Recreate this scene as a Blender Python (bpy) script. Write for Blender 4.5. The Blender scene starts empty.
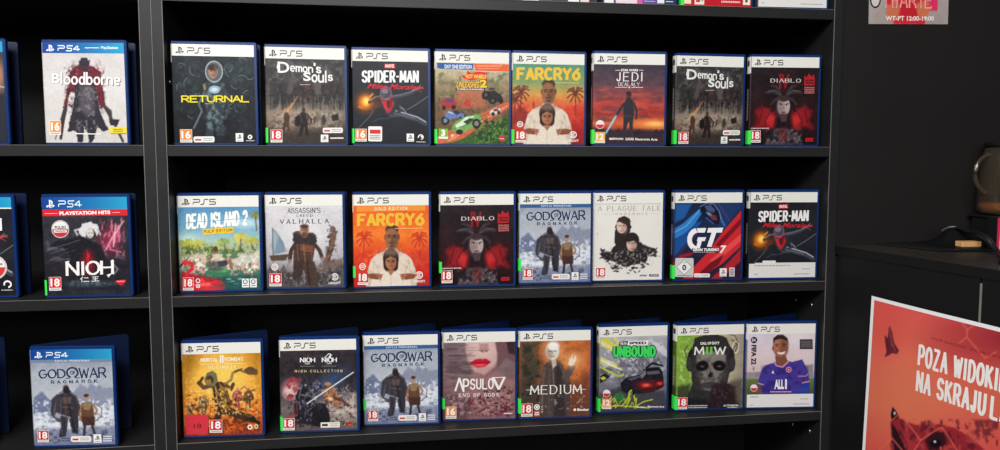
import bpy, math, random
import numpy as np
from mathutils import Vector, Matrix
R = math.radians
scene = bpy.context.scene
col = scene.collection

# ---------------------------------------------------------------- helpers
def lin(c):
    c = np.asarray(c, float) / 255.0
    return np.where(c <= 0.04045, c / 12.92, ((c + 0.055) / 1.055) ** 2.4)

def setin(b, name, v):
    if name in b.inputs: b.inputs[name].default_value = v

def mat(name, rgb, rough=0.5, spec=0.5, metal=0.0, noise=0.0, nscale=20.0, bump=0.0, trans=0.0, coat=0.0, stretch=None, ior=None):
    """procedural principled material; noise varies the pigment, bump the relief"""
    m = bpy.data.materials.new(name); m.use_nodes = True
    nt = m.node_tree; b = nt.nodes['Principled BSDF']
    c = tuple(lin(rgb)) + (1,)
    b.inputs['Base Color'].default_value = c
    setin(b, 'Roughness', rough); setin(b, 'Specular IOR Level', spec); setin(b, 'Metallic', metal)
    setin(b, 'Transmission Weight', trans); setin(b, 'Coat Weight', coat)
    if ior: setin(b, 'IOR', ior)
    if noise or bump:
        tc = nt.nodes.new('ShaderNodeTexCoord'); mp = nt.nodes.new('ShaderNodeMapping')
        nz = nt.nodes.new('ShaderNodeTexNoise'); nz.inputs['Scale'].default_value = nscale; nz.inputs['Detail'].default_value = 6
        nt.links.new(tc.outputs['Object'], mp.inputs['Vector']); nt.links.new(mp.outputs['Vector'], nz.inputs['Vector'])
        if stretch: mp.inputs['Scale'].default_value = stretch
        if noise:
            mx = nt.nodes.new('ShaderNodeMix'); mx.data_type = 'RGBA'
            mx.inputs[6].default_value = tuple(x * (1 - noise) for x in c[:3]) + (1,)
            mx.inputs[7].default_value = tuple(min(1, x * (1 + noise)) for x in c[:3]) + (1,)
            nt.links.new(nz.outputs['Fac'], mx.inputs[0]); nt.links.new(mx.outputs[2], b.inputs['Base Color'])
        if bump:
            bp = nt.nodes.new('ShaderNodeBump'); bp.inputs['Strength'].default_value = bump; bp.inputs['Distance'].default_value = 0.001
            nt.links.new(nz.outputs['Fac'], bp.inputs['Height']); nt.links.new(bp.outputs['Normal'], b.inputs['Normal'])
    return m

M = {}
M['board'] = mat('black_board', (33, 33, 34), 0.45, 0.25, noise=0.25, nscale=6, bump=0.25, stretch=(1, 1, 8))
M['edge'] = mat('pale_board_edge', (116, 113, 107), 0.5, 0.3, noise=0.3, nscale=30)  # edge highlight and wear put into the colour; also on the joint strip
M['back'] = mat('black_back_board', (22, 22, 23), 0.6, 0.2, noise=0.2, nscale=8)
M['wall'] = mat('black_painted_wall', (31, 28, 28), 0.6, 0.15, noise=0.25, nscale=5, bump=0.5)
M['counter'] = mat('black_counter_laminate', (19, 19, 20), 0.45, 0.25, noise=0.2, nscale=7, bump=0.2)
M['ctop'] = mat('dark_counter_top', (50, 46, 43), 0.5, 0.25, noise=0.3, nscale=12, bump=0.3)
M['floor'] = mat('dark_floor', (70, 68, 66), 0.6, 0.3, noise=0.2, nscale=3)
M['blue'] = mat('blue_case_plastic', (15, 45, 100), 0.3, 0.4, noise=0.12, nscale=15)
M['blue_dark'] = mat('deep_blue_case_plastic', (7, 21, 52), 0.35, 0.35, noise=0.12, nscale=15)
M['pin'] = mat('nickel_pin', (190, 190, 190), 0.3, 0.5, metal=1.0, noise=0.05)
M['green'] = mat('green_sticker', (60, 225, 80), 0.55, 0.3, noise=0.04)

def print_mat():
    m = bpy.data.materials.new('printed_paper'); m.use_nodes = True
    nt = m.node_tree; b = nt.nodes['Principled BSDF']
    at = nt.nodes.new('ShaderNodeAttribute'); at.attribute_name = 'ink'
    nz = nt.nodes.new('ShaderNodeTexNoise'); nz.inputs['Scale'].default_value = 900; nz.inputs['Detail'].default_value = 2
    tc = nt.nodes.new('ShaderNodeTexCoord'); nt.links.new(tc.outputs['Object'], nz.inputs['Vector'])
    mr = nt.nodes.new('ShaderNodeMapRange'); mr.inputs[3].default_value = 0.98; mr.inputs[4].default_value = 1.02
    nt.links.new(nz.outputs['Fac'], mr.inputs[0])
    vm = nt.nodes.new('ShaderNodeVectorMath'); vm.operation = 'SCALE'
    nt.links.new(at.outputs['Color'], vm.inputs[0]); nt.links.new(mr.outputs[0], vm.inputs['Scale'])
    nt.links.new(vm.outputs[0], b.inputs['Base Color'])
    setin(b, 'Roughness', 0.38); setin(b, 'Specular IOR Level', 0.22)
    return m
M['print'] = print_mat()

def tag(o, label=None, cat=None, group=None, kind=None):
    if label: o['label'] = label
    if cat: o['category'] = cat
    if group: o['group'] = group
    if kind: o['kind'] = kind
    return o

def empty(name, loc=(0, 0, 0), rz=0.0):
    o = bpy.data.objects.new(name, None); col.objects.link(o)
    o.empty_display_size = 0.02
    o.location = loc; o.rotation_euler = (0, 0, rz); return o

def link_mesh(name, me, parent=None, mats=(), smooth=False):
    for m in mats: me.materials.append(m)
    o = bpy.data.objects.new(name, me); col.objects.link(o)
    if parent: o.parent = parent
    if smooth:
        for p in me.polygons: p.use_smooth = True
    return o

class MB:
    """collects boxes, prisms and tubes into ONE mesh"""
    def __init__(s): s.v = []; s.f = []; s.m = []
    def add(s, vs, fs, mi=0, T=None):
        n = len(s.v)
        if T is not None: vs = [tuple(T @ Vector(v)) for v in vs]
        s.v += [tuple(v) for v in vs]; s.f += [tuple(i + n for i in f) for f in fs]; s.m += [mi] * len(fs); return s
    def box(s, a, b, mi=0, T=None, bev=0.0):
        x0, y0, z0 = a; x1, y1, z1 = b
        vs = [(x0,y0,z0),(x1,y0,z0),(x1,y1,z0),(x0,y1,z0),(x0,y0,z1),(x1,y0,z1),(x1,y1,z1),(x0,y1,z1)]
        fs = [(0,3,2,1),(4,5,6,7),(0,1,5,4),(1,2,6,5),(2,3,7,6),(3,0,4,7)]
        if bev <= 0: return s.add(vs, fs, mi, T)
        import bmesh
        bm = bmesh.new(); bv = [bm.verts.new(v) for v in vs]
        for f in fs: bm.faces.new([bv[i] for i in f])
        bmesh.ops.bevel(bm, geom=list(bm.edges), offset=bev, segments=2, profile=0.5, affect='EDGES')
        bm.verts.index_update()
        s.add([tuple(v.co) for v in bm.verts], [tuple(v.index for v in f.verts) for f in bm.faces], mi, T); bm.free(); return s
    def prism(s, pts, z0, z1, mi=0, T=None):
        """outline (x,y) extruded along z"""
        n = len(pts); vs = [(x, y, z0) for x, y in pts] + [(x, y, z1) for x, y in pts]
        fs = [tuple(reversed(range(n))), tuple(range(n, 2*n))] + [(i, (i+1) % n, (i+1) % n + n, i + n) for i in range(n)]
        return s.add(vs, fs, mi, T)
    def lathe(s, prof, n=32, mi=0, T=None, a0=0, a1=2*math.pi):
        k = len(prof); vs = []; fs = []; full = abs(a1 - a0 - 2*math.pi) < 1e-6
        cnt = n if full else n + 1
        for i in range(cnt):
            a = a0 + (a1 - a0) * i / n
            vs += [(r * math.cos(a), r * math.sin(a), z) for r, z in prof]
        for i in range(n):
            j = (i + 1) % cnt
            fs += [(i*k+q, j*k+q, j*k+q+1, i*k+q+1) for q in range(k-1)]
        return s.add(vs, fs, mi, T)
    def tube(s, pts, r, n=10, mi=0, closed=False):
        P = [Vector(p) for p in pts]; N = len(P); vs = []; fs = []
        rr = r if isinstance(r, (list, tuple)) else [r] * N
        up = Vector((0, 0, 1))
        for i in range(N):
            t = (P[(i+1) % N] - P[i-1]) if closed else (P[min(i+1, N-1)] - P[max(i-1, 0)])
            t.normalize(); a = t.cross(up)
            if a.length < 1e-4: a = t.cross(Vector((1, 0, 0)))
            a.normalize(); b = t.cross(a)
            vs += [tuple(P[i] + (a * math.cos(2*math.pi*k/n) + b * math.sin(2*math.pi*k/n)) * rr[i]) for k in range(n)]
        for i in range(N if closed else N-1):
            j = (i+1) % N
            fs += [(i*n+k, i*n+(k+1) % n, j*n+(k+1) % n, j*n+k) for k in range(n)]
        if not closed: fs += [tuple(reversed(range(n))), tuple(range((N-1)*n, N*n))]
        return s.add(vs, fs, mi)
    def build(s, name, mats, parent=None, smooth=False):
        me = bpy.data.meshes.new(name); me.from_pydata(s.v, [], s.f)
        mats = mats if isinstance(mats, (list, tuple)) else [mats]
        o = link_mesh(name, me, parent, mats, smooth)
        for p, m in zip(me.polygons, s.m): p.material_index = m
        me.update(); return o

# ---------------------------------------------------------------- noise
_rng = np.random.RandomState(7)
_lat = _rng.rand(64, 64)
def vnoise(x, y, seed=0):
    x = x + seed * 13.37; y = y + seed * 7.91
    xi = np.floor(x).astype(int); yi = np.floor(y).astype(int); fx = x - xi; fy = y - yi
    fx = fx*fx*(3-2*fx); fy = fy*fy*(3-2*fy)
    g = lambda i, j: _lat[i % 64, j % 64]
    return (g(xi, yi)*(1-fx) + g(xi+1, yi)*fx)*(1-fy) + (g(xi, yi+1)*(1-fx) + g(xi+1, yi+1)*fx)*fy
def fbm(x, y, seed=0, o=4):
    r = 0; a = 0.5; t = 0
    for k in range(o): r = r + a*vnoise(x*2**k, y*2**k, seed + k); t += a; a *= 0.5
    return r / t

# ---------------------------------------------------------------- lettering
_glyphs = {}
def bfont(s, bold=0.0, spacing=1.0):
    """vector outlines of a string in the built-in font -> (verts Nx2, tris)"""
    k = (s, bold, spacing)
    if k in _glyphs: return _glyphs[k]
    cu = bpy.data.curves.new('t', 'FONT'); cu.body = s; cu.offset = bold; cu.space_character = spacing; cu.resolution_u = 3
    cu.fill_mode = 'FRONT'
    o = bpy.data.objects.new('t', cu); col.objects.link(o)
    dg = bpy.context.evaluated_depsgraph_get(); me = o.evaluated_get(dg).to_mesh()
    v = np.array([(p.co.x, p.co.y) for p in me.vertices]); f = [tuple(p.vertices) for p in me.polygons]
    o.evaluated_get(dg).to_mesh_clear()
    bpy.data.objects.remove(o); bpy.data.curves.remove(cu)
    _glyphs[k] = (v, f); return _glyphs[k]

def arc(cx, cy, rx, ry, a0, a1, n=9):
    return [(cx + rx*math.cos(R(a0 + (a1-a0)*i/n)), cy + ry*math.sin(R(a0 + (a1-a0)*i/n))) for i in range(n+1)]
# drawn letters on a unit square, y down; lists of polylines
SL = {
 'A': [[(0,1),(.5,0),(1,1)],[(.2,.66),(.8,.66)]],
 'Λ': [[(0,1),(.5,0),(1,1)]],
 'B': [[(.05,0),(.05,1)],[(.05,0)]+arc(.55,.24,.35,.24,-90,90)+[(.05,.48)],[(.05,.48)]+arc(.6,.74,.38,.26,-90,90)+[(.05,1)]],
 'C': [arc(.55,.5,.5,.5,-50,-310)], 'D': [[(.05,0),(.05,1)],[(.05,0)]+arc(.4,.5,.58,.5,-90,90)+[(.05,1)]],
 'E': [[(.95,0),(.05,0),(.05,1),(.95,1)],[(.05,.48),(.8,.48)]], 'F': [[(.95,0),(.05,0),(.05,1)],[(.05,.48),(.75,.48)]],
 'G': [arc(.52,.5,.5,.5,-50,-360)+[(.98,.55),(.6,.55)]], 'H': [[(.05,0),(.05,1)],[(.95,0),(.95,1)],[(.05,.5),(.95,.5)]],
 'I': [[(.5,0),(.5,1)]], 'J': [[(.8,0),(.8,.7)]+arc(.45,.72,.35,.28,0,170)], 'K': [[(.05,0),(.05,1)],[(.9,0),(.08,.55)],[(.3,.42),(.98,1)]],
 'L': [[(.05,0),(.05,1),(.95,1)]], 'M': [[(.02,1),(.1,0),(.5,.8),(.9,0),(.98,1)]], 'N': [[(.05,1),(.05,0),(.95,1),(.95,0)]],
 'O': [arc(.5,.5,.5,.5,0,360,18)], 'P': [[(.05,1),(.05,0)]+arc(.55,.27,.38,.27,-90,90)+[(.05,.54)]],
 'R': [[(.05,1),(.05,0)]+arc(.55,.26,.36,.26,-90,90)+[(.05,.52)],[(.5,.52),(.98,1)]],
 'S': [arc(.5,.26,.42,.26,-20,-230)+arc(.5,.75,.45,.25,-80,170)], 'T': [[(0,0),(1,0)],[(.5,0),(.5,1)]],
 'U': [[(.05,0),(.05,.65)]+arc(.5,.65,.45,.35,180,0)+[(.95,0)]], 'V': [[(0,0),(.5,1),(1,0)]], 'W': [[(0,0),(.25,1),(.5,.15),(.75,1),(1,0)]],
 'Y': [[(0,0),(.5,.5),(1,0)],[(.5,.5),(.5,1)]], 'Z': [[(.05,0),(.95,0),(.05,1),(.95,1)]],
 '1': [[(.25,.2),(.55,0),(.55,1)]], '2': [arc(.5,.28,.42,.28,-170,30)+[(.05,1),(.95,1)]], '6': [[(.8,0),(.2,.45)],arc(.5,.68,.42,.32,0,360,16)],
 '7': [[(.05,0),(.95,0),(.35,1)]], '8': [arc(.5,.25,.36,.25,0,360,14),arc(.5,.74,.44,.26,0,360,14)], '0': [arc(.5,.5,.42,.5,0,360,18)],
 '-': [[(.1,.5),(.9,.5)]], "'": [[(.5,0),(.4,.25)]], ' ': [],
 'Ł': [[(.05,0),(.05,1),(.95,1)],[(-.12,.62),(.45,.36)]], 'Ö': [arc(.5,.55,.5,.45,0,360,18),[(.3,-.14),(.3,-.04)],[(.7,-.14),(.7,-.04)]],
 'b': [[(.05,0),(.05,1)],arc(.5,.7,.42,.3,0,360,14)], 'd': [[(.95,0),(.95,1)],arc(.5,.7,.42,.3,0,360,14)], 'o': [arc(.5,.7,.45,.3,0,360,14)],
 'l': [[(.5,0),(.5,1)]], 'r': [[(.1,.4),(.1,1)],[(.1,.6)]+arc(.55,.6,.4,.18,-160,-40)], 'n': [[(.05,.4),(.05,1)],[(.05,.6)]+arc(.5,.62,.42,.2,-160,0)+[(.92,1)]],
 'e': [[(.1,.7),(.92,.7)]+arc(.5,.7,.43,.3,0,-310,14)], 'm': [[(.03,.4),(.03,1)],arc(.27,.6,.24,.18,-170,0,6)+[(.5,1)],arc(.74,.6,.24,.18,-170,0,6)+[(.97,1)]],
 's': [arc(.5,.55,.36,.15,-20,-230,7)+arc(.5,.85,.4,.15,-80,170,7)], 'u': [[(.05,.4),(.05,.8)]+arc(.48,.8,.43,.2,180,0)+[(.92,.4),(.92,1)]],
}
SW = {'I': .38, 'l': .3, "'": .25, ' ': .45, 'M': 1.2, 'W': 1.25, '1': .5, '-': .5, 'm': 1.3, 'r': .62, 's': .7, 'J': .7, 'i': .3}

def drawn(s, thick=.16, thin=None, serif=0.0, gap=.22, aspect=.72):
    """a drawn word -> quads in a box x 0..1, y 0..1 (down); thick = upright stroke, thin = level stroke"""
    thin = thick if thin is None else thin
    quads = []; x = 0.0; pos = []
    for ch in s:
        w = SW.get(ch, 1.0) * aspect; pos.append((x, w)); x += w + gap
    L = x - gap
    for ch, (x0, w) in zip(s, pos):
        for pl in SL.get(ch, []):
            P = [(x0 + a*w, b) for a, b in pl]
            for i in range(len(P)-1):
                (ax, ay), (bx, by) = P[i], P[i+1]; dx, dy = bx-ax, by-ay; l = math.hypot(dx, dy) or 1e-6
                ang = math.atan2(dy, dx); wd = thin + (thick-thin)*abs(math.sin(ang))
                if thin < thick and dx*dy < 0 and abs(dx) > .08 and abs(dy) > .08: wd = (thin*2 + wd)/3
                nx, ny = -dy/l*wd/2, dx/l*wd/2; ex, ey = dx/l*min(wd, thick)*.22, dy/l*min(wd, thick)*.22
                quads.append([(ax+nx-ex, ay+ny-ey), (bx+nx+ex, by+ny+ey), (bx-nx+ex, by-ny+ey), (ax-nx-ex, ay-ny-ey)])
            if serif:
                for (a, b), (c, d) in ((P[0], P[1]), (P[-1], P[-2])):
                    if abs(d-b) > abs(c-a)*.8 and (b < .06 or b > .94 or b == .4):
                        quads.append([(a-serif, b-.03), (a+serif, b-.03), (a+serif, b+.03), (a-serif, b+.03)])
    return [[(a/L, b) for a, b in q] for q in quads]

# ---------------------------------------------------------------- printed sheets
def homog(src, dst):
    A = []
    for (x, y), (u, v) in zip(src, dst):
        A.append([x, y, 1, 0, 0, 0, -u*x, -u*y]); A.append([0, 0, 0, x, y, 1, -v*x, -v*y])
    h = np.linalg.solve(np.array(A, float), np.array([c for d in dst for c in d], float))
    return np.append(h, 1).reshape(3, 3)
def happ(H, p):
    p = np.asarray(p, float).reshape(-1, 2); q = np.c_[p, np.ones(len(p))] @ H.T
    return q[:, :2] / q[:, 2:3]

class Art:
    """the print of one flat sheet. Painted in the sheet's own drawing coordinates (corners TL,TR,BR,BL),
    as ink colours on a fine grid, with lettering and marks as crisp outlines on top"""
    def __init__(s, corners, nx=104, ny=130, bg=(128, 128, 128)):
        s.H = homog(corners, [(0, 0), (1, 0), (1, 1), (0, 1)]); s.Hi = np.linalg.inv(s.H)
        s.nx, s.ny = nx, ny
        u, v = np.meshgrid(np.linspace(0, 1, nx+1), np.linspace(0, 1, ny+1)); s.u, s.v = u, v
        q = happ(s.Hi, np.c_[u.ravel(), v.ravel()]); s.X = q[:, 0].reshape(u.shape); s.Y = q[:, 1].reshape(u.shape)
        s.C = np.zeros(u.shape + (3,)) + np.array(bg, float)
        s.px = abs(corners[1][0] - corners[0][0]) / nx
        s.top = []      # (uv verts, faces, colour)
    def _mix(s, a, c):
        a = np.clip(a, 0, 1)[..., None]; s.C = s.C*(1-a) + np.array(c, float)*a; return s
    def grad(s, stops, ax='y'):
        t = s.Y if ax == 'y' else s.X
        ks = [k for k, _ in stops]
        s.C = np.stack([np.interp(t, ks, [c[i] for _, c in stops]) for i in range(3)], -1); return s
    def nz(s, sc, amp, seed=1, tint=(1, 1, 1), sx=1, sy=1, thr=None):
        n = fbm(s.X/sc*sx, s.Y/sc*sy, seed) - .5
        s.C = np.clip(s.C + n[..., None]*2*amp*np.array(tint, float), 0, 255); return s
    def patch(s, sc, col, seed=1, lo=.5, hi=.62, a=1, sx=1, sy=1, box=None, soft=15):
        m = np.clip((fbm(s.X/sc*sx, s.Y/sc*sy, seed) - lo)/(hi-lo), 0, 1)*a
        if box:
            x0, y0, x1, y1 = box
            m = m*np.clip((s.X-x0)/soft, 0, 1)*np.clip((x1-s.X)/soft, 0, 1)*np.clip((s.Y-y0)/soft, 0, 1)*np.clip((y1-s.Y)/soft, 0, 1)
        return s._mix(m, col)
    def el(s, cx, cy, rx, ry, c, soft=None, rot=0, a=1, ring=None):
        X = s.X-cx; Y = s.Y-cy; r = R(rot); X, Y = X*math.cos(r)+Y*math.sin(r), -X*math.sin(r)+Y*math.cos(r)
        k = np.sqrt((X/rx)**2+(Y/ry)**2); d = (k-1)*min(rx, ry)
        if ring: d = np.abs(d) - ring/2
        soft = soft or s.px
        return s._mix((.5 - d/soft)*a if ring or soft <= s.px else np.clip(.5 - d/soft, 0, 1)**1.0*a, c)
    def _sd(s, P):
        P = np.array(P, float); d = np.full(s.X.shape, 1e9); inside = np.zeros(s.X.shape, bool)
        n = len(P)
        for i in range(n):
            a, b = P[i], P[(i+1) % n]; e = b-a; wx, wy = s.X-a[0], s.Y-a[1]
            t = np.clip((wx*e[0]+wy*e[1])/max(e@e, 1e-9), 0, 1)
            d = np.minimum(d, np.hypot(wx-e[0]*t, wy-e[1]*t))
            c = (a[1] > s.Y) != (b[1] > s.Y)
            with np.errstate(divide='ignore', invalid='ignore'):
                xi = (b[0]-a[0])*(s.Y-a[1])/(b[1]-a[1] if b[1] != a[1] else 1e-9)+a[0]
            inside ^= c & (s.X < xi)
        return np.where(inside, -d, d)
    def pg(s, P, c, soft=None, a=1, rough=0, seed=1):
        d = s._sd(P)
        if rough: d = d + (fbm(s.X/8, s.Y/8, seed)-.5)*2*rough
        return s._mix(np.clip(.5 - d/(soft or s.px), 0, 1)*a, c)
    def ln(s, P, w, c, soft=None, a=1):
        d = np.full(s.X.shape, 1e9)
        for p, q in zip(P[:-1], P[1:]):
            p = np.array(p, float); e = np.array(q, float)-p; wx, wy = s.X-p[0], s.Y-p[1]
            t = np.clip((wx*e[0]+wy*e[1])/max(e@e, 1e-9), 0, 1); d = np.minimum(d, np.hypot(wx-e[0]*t, wy-e[1]*t))
        return s._mix(np.clip(.5 - (d-w/2)/(soft or s.px), 0, 1)*a, c)
    # crisp marks, in drawing coordinates
    def _put(s, pts, faces, c, uv=False): s.top.append((np.asarray(pts, float) if uv else happ(s.H, pts), faces, c)); return s
    def rect(s, x0, y0, x1, y1, c, uv=False): return s._put([(x0, y0), (x1, y0), (x1, y1), (x0, y1)], [(0, 1, 2, 3)], c, uv)
    def quad(s, P, c, uv=False): return s._put(P, [tuple(range(len(P)))], c, uv)
    def rrect(s, x0, y0, x1, y1, r, c, uv=False):
        P = arc(x1-r, y0+r, r, r, -90, 0, 4)+arc(x1-r, y1-r, r, r, 0, 90, 4)+arc(x0+r, y1-r, r, r, 90, 180, 4)+arc(x0+r, y0+r, r, r, 180, 270, 4)
        return s._put(P, [tuple(range(len(P)))], c, uv)
    def disc(s, cx, cy, rx, ry, c, a0=0, a1=360, uv=False):
        P = arc(cx, cy, rx, ry, a0, a1, 24); return s._put(P, [tuple(range(len(P)))], c, uv)
    def ring(s, cx, cy, r, w, c, a0=0, a1=360, uv=False, ry=None):
        ry = ry or r; A = arc(cx, cy, r, ry, a0, a1, 28); B = arc(cx, cy, r-w, ry-w, a0, a1, 28); n = len(A)
        return s._put(A+B, [(i, i+1, n+i+1, n+i) for i in range(n-1)], c, uv)
    def line(s, P, w, c, uv=False):
        for (ax, ay), (bx, by) in zip(P[:-1], P[1:]):
            l = math.hypot(bx-ax, by-ay) or 1; nx, ny = -(by-ay)/l*w/2, (bx-ax)/l*w/2
            s.quad([(ax+nx, ay+ny), (bx+nx, by+ny), (bx-nx, by-ny), (ax-nx, ay-ny)], c, uv)
        return s
    def _fit(s, x0, y0, x1, y1, rise, shear, rot90):
        def T(p):
            a, b = p
            if rot90: return (x1 - b*(x1-x0), y0 + a*(y1-y0))
            return (x0 + a*(x1-x0) + shear*(1-b)*(y1-y0), y0 + b*(y1-y0) + rise*a)
        return T
    def txt(s, t, x0, y0, x1, y1, c, bold=0.01, rise=0, shear=0, spacing=1.0, rot90=False, uv=False):
        v, f = bfont(t, bold, spacing); lo, hi = v.min(0), v.max(0); q = (v-lo)/(hi-lo); q[:, 1] = 1-q[:, 1]
        T = s._fit(x0, y0, x1, y1, rise, shear, rot90); return s._put([T(p) for p in q], f, c, uv)
    def drw(s, t, x0, y0, x1, y1, c, thick=.16, thin=None, serif=0, gap=.22, rise=0, shear=0, aspect=.72, uv=False, warp=None):
        T = s._fit(x0, y0, x1, y1, rise, shear, False); pts = []; fs = []
        for q in drawn(t, thick, thin, serif, gap, aspect):
            n = len(pts); pts += [T(warp(p) if warp else p) for p in q]; fs.append((n, n+1, n+2, n+3))
        P = np.asarray(pts, float)
        if not uv: P = happ(s.H, P)
        for f in fs: s.top.append((P[list(f)], [(0, 1, 2, 3)], c, 1e-6))
        return s
    def faint(s, x0, y0, x1, y1, c, rows=1, seed=1, fill=.8, uv=False):
        """small print too fine to read: short dashes of ink"""
        rnd = random.Random(seed); h = (y1-y0)/rows
        for k in range(rows):
            x = x0
            while x < x1 - 1e-6:
                w = (x1-x0)*rnd.uniform(.04, .12); e = min(x+w, x1); s.rect(x, y0+k*h+h*.2, e, y0+k*h+h*.75, c, uv); x = e + (x1-x0)*.02
        return s
    # repeated marks
    def rating(s, x0, y0, x1, y1, n, c):
        yy = y0+(y1-y0)*.80
        s.rect(x0, y0, x1, y1, (232, 228, 222)); s.rect(x0+1.2, y0+1.2, x1-1.2, yy, c)
        w = x1-x0; m = .12 if len(n) > 1 else .3
        s.txt(n, x0+w*m, y0+(yy-y0)*.14, x1-w*m, yy-(yy-y0)*.12, (245, 240, 235), bold=.03)
        return s.faint(x0+w*.08, yy+1, x1-w*.08, y1-1, (150, 140, 135), 1)
    def pill(s, x0, y0, x1, y1, c2=(190, 60, 60)):
        s.rrect(x0, y0, x1, y1, (y1-y0)*.3, (228, 224, 220)); h = y1-y0
        s.rect(x0+h*.25, y0+h*.42, x0+h*.25+(x1-x0)*.3, y0+h*.72, c2)
        return s.faint(x0+(x1-x0)*.45, y0+h*.2, x1-h*.3, y1-h*.2, (150, 155, 155), 2)
    def psmark(s, x0, y0, x1, y1, c, uv=False):
        """standing P over a lying S"""
        T = lambda a, b: (x0+a*(x1-x0), y0+b*(y1-y0))
        s.quad([T(.36, 0), T(.52, .05), T(.52, 1), T(.36, .93)], c, uv)
        s.quad([T(.5, .05), T(.72, .14), T(.8, .3), T(.78, .5), T(.66, .58), T(.58, .54), T(.58, .44), T(.64, .44), T(.64, .3), T(.5, .2)], c, uv)
        s.quad([T(.33, .6), T(.05, .74), T(.0, .84), T(.1, .94), T(.33, .88), T(.33, .8), T(.18, .83), T(.14, .8), T(.33, .72)], c, uv)
        return s.quad([T(.55, .66), T(.8, .58), T(.98, .66), T(1, .76), T(.9, .84), T(.55, .97), T(.55, .87), T(.82, .76), T(.8, .7), T(.55, .76)], c, uv)
    def badge(s, x0, y0, x1, y1, bgc=(232, 230, 228), c=(30, 30, 35)):
        s.rect(x0, y0, x1, y1, bgc); w, h = x1-x0, y1-y0
        s.psmark(x0+w*.18, y0+h*.16, x1-w*.18, y1-h*.32, c); return s.faint(x0+w*.15, y1-h*.22, x1-w*.15, y1-h*.08, (120, 120, 120))
    def swirl(s, cx, cy, r, c=(235, 232, 228), word=True):
        s.ring(cx, cy, r, r*.25, c, -150, 150); s.ring(cx, cy, r*.6, r*.2, c, 20, 330); s.disc(cx, cy, r*.22, r*.22, c)
        if word: s.txt('UBISOFT', cx-r*1.75, cy+r*1.35, cx+r*1.6, cy+r*2.0, c, bold=.02)
        return s
    def flagball(s, cx, cy, r):
        s.disc(cx, cy, r, r, (225, 220, 220)); s.disc(cx, cy, r*.9, r*.9, (205, 45, 60), 0, 180); return s
    def ps5(s, h=.118):
        s.rect(-.0, -.0, 1, h, (226, 224, 216), True)
        s.psmark(.045, h*.22, .145, h*.84, (40, 42, 48), True)
        k = (40, 42, 48); y0, y1 = h*.32, h*.76; w = .0105; ym = y0+(y1-y0)*.55
        s.line([(.185, y0), (.262, y0), (.27, y0+(ym-y0)*.3), (.27, ym-(ym-y0)*.3), (.262, ym), (.2, ym), (.188, ym+.006), (.188, y1)], w, k, True)
        s.line([(.375, y0), (.33, y0), (.322, y0+.008), (.318, y1-.008), (.31, y1), (.275, y1)], w, k, True)
        return s.line([(.465, y0), (.395, y0), (.392, ym-.003), (.455, ym-.003), (.464, ym+.007), (.456, y1), (.385, y1)], w, k, True)
    def ps4(s, h=.105, word=False):
        n = 24
        for i in range(n):
            t = i/(n-1); c = [a*(1-t)+b*t for a, b in zip((20, 62, 140), (38, 150, 190))]
            s.rect(i/n, 0, (i+1)/n, h, c, True)
        w = (230, 235, 240); s.psmark(.045, h*.2, .145, h*.86, w, True); y0, y1 = h*.3, h*.78; ym = (y0+y1)/2
        s.line([(.19, y0), (.265, y0), (.272, y0+.008), (.272, ym-.006), (.265, ym), (.205, ym), (.192, ym+.005), (.192, y1)], .01, w, True)
        s.line([(.375, y0), (.31, y0), (.302, y0+.01), (.31, ym), (.352, ym), (.362, ym+.007), (.354, y1), (.288, y1)], .01, w, True)
        s.line([(.435, y1), (.435, y0), (.38, y0+(y1-y0)*.7), (.46, y0+(y1-y0)*.7)], .01, w, True)
        if word:
            s.faint(.52, h*.42, .7, h*.56, w, 1, uv=True); s.txt('PlayStation', .72, h*.32, .93, h*.66, w, bold=.02, uv=True)
        return s
    def tex(s, amp=12, sc=6, seed=3):
        return s.nz(sc, amp, seed).nz(sc*.5, amp*.3, seed+5)
    def mesh_data(s, W, Hh, back=0.0002):
        """-> verts (x, y, z), faces, corner-independent vertex colours; sheet origin bottom left, facing -y"""
        nx, ny = s.nx, s.ny
        V = np.c_[s.u.ravel()*W, np.zeros(s.u.size), (1-s.v.ravel())*Hh]; Cc = s.C.reshape(-1, 3)
        i = np.arange(ny)[:, None]*(nx+1)+np.arange(nx)[None, :]; i = i.ravel()
        F = [tuple(f) for f in np.c_[i+nx+1, i+nx+2, i+1, i].tolist()]
        Vs, Cs = [V], [Cc]; n = len(V)
        lift = .00007
        for p, fs, c, *st in s.top:
            lift += st[0] if st else 2.5e-6
            p = np.clip(p, -.001, 1.001); y = -lift
            Vs.append(np.c_[p[:, 0]*W, np.full(len(p), y), (1-p[:, 1])*Hh]); Cs.append(np.tile(np.array(c, float), (len(p), 1)))
            F += [tuple(q+n for q in f) for f in fs]; n += len(p)
        return np.concatenate(Vs), F, np.concatenate(Cs)

def ink_object(name, V, F, C, parent=None, extra=None):
    me = bpy.data.meshes.new(name); me.from_pydata(V.tolist(), [], F)
    a = me.attributes.new('ink', 'FLOAT_COLOR', 'POINT')
    a.data.foreach_set('color', np.c_[np.minimum(lin(np.clip(C, 0, 255)), .86), np.ones(len(C))].astype(np.float32).ravel())
    return link_mesh(name, me, parent, [M['print']])
# ---------------------------------------------------------------- the covers
K = (30, 28, 30); Wt = (236, 233, 228); PEGI = (205, 35, 45); PEGO = (225, 130, 60)

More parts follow.
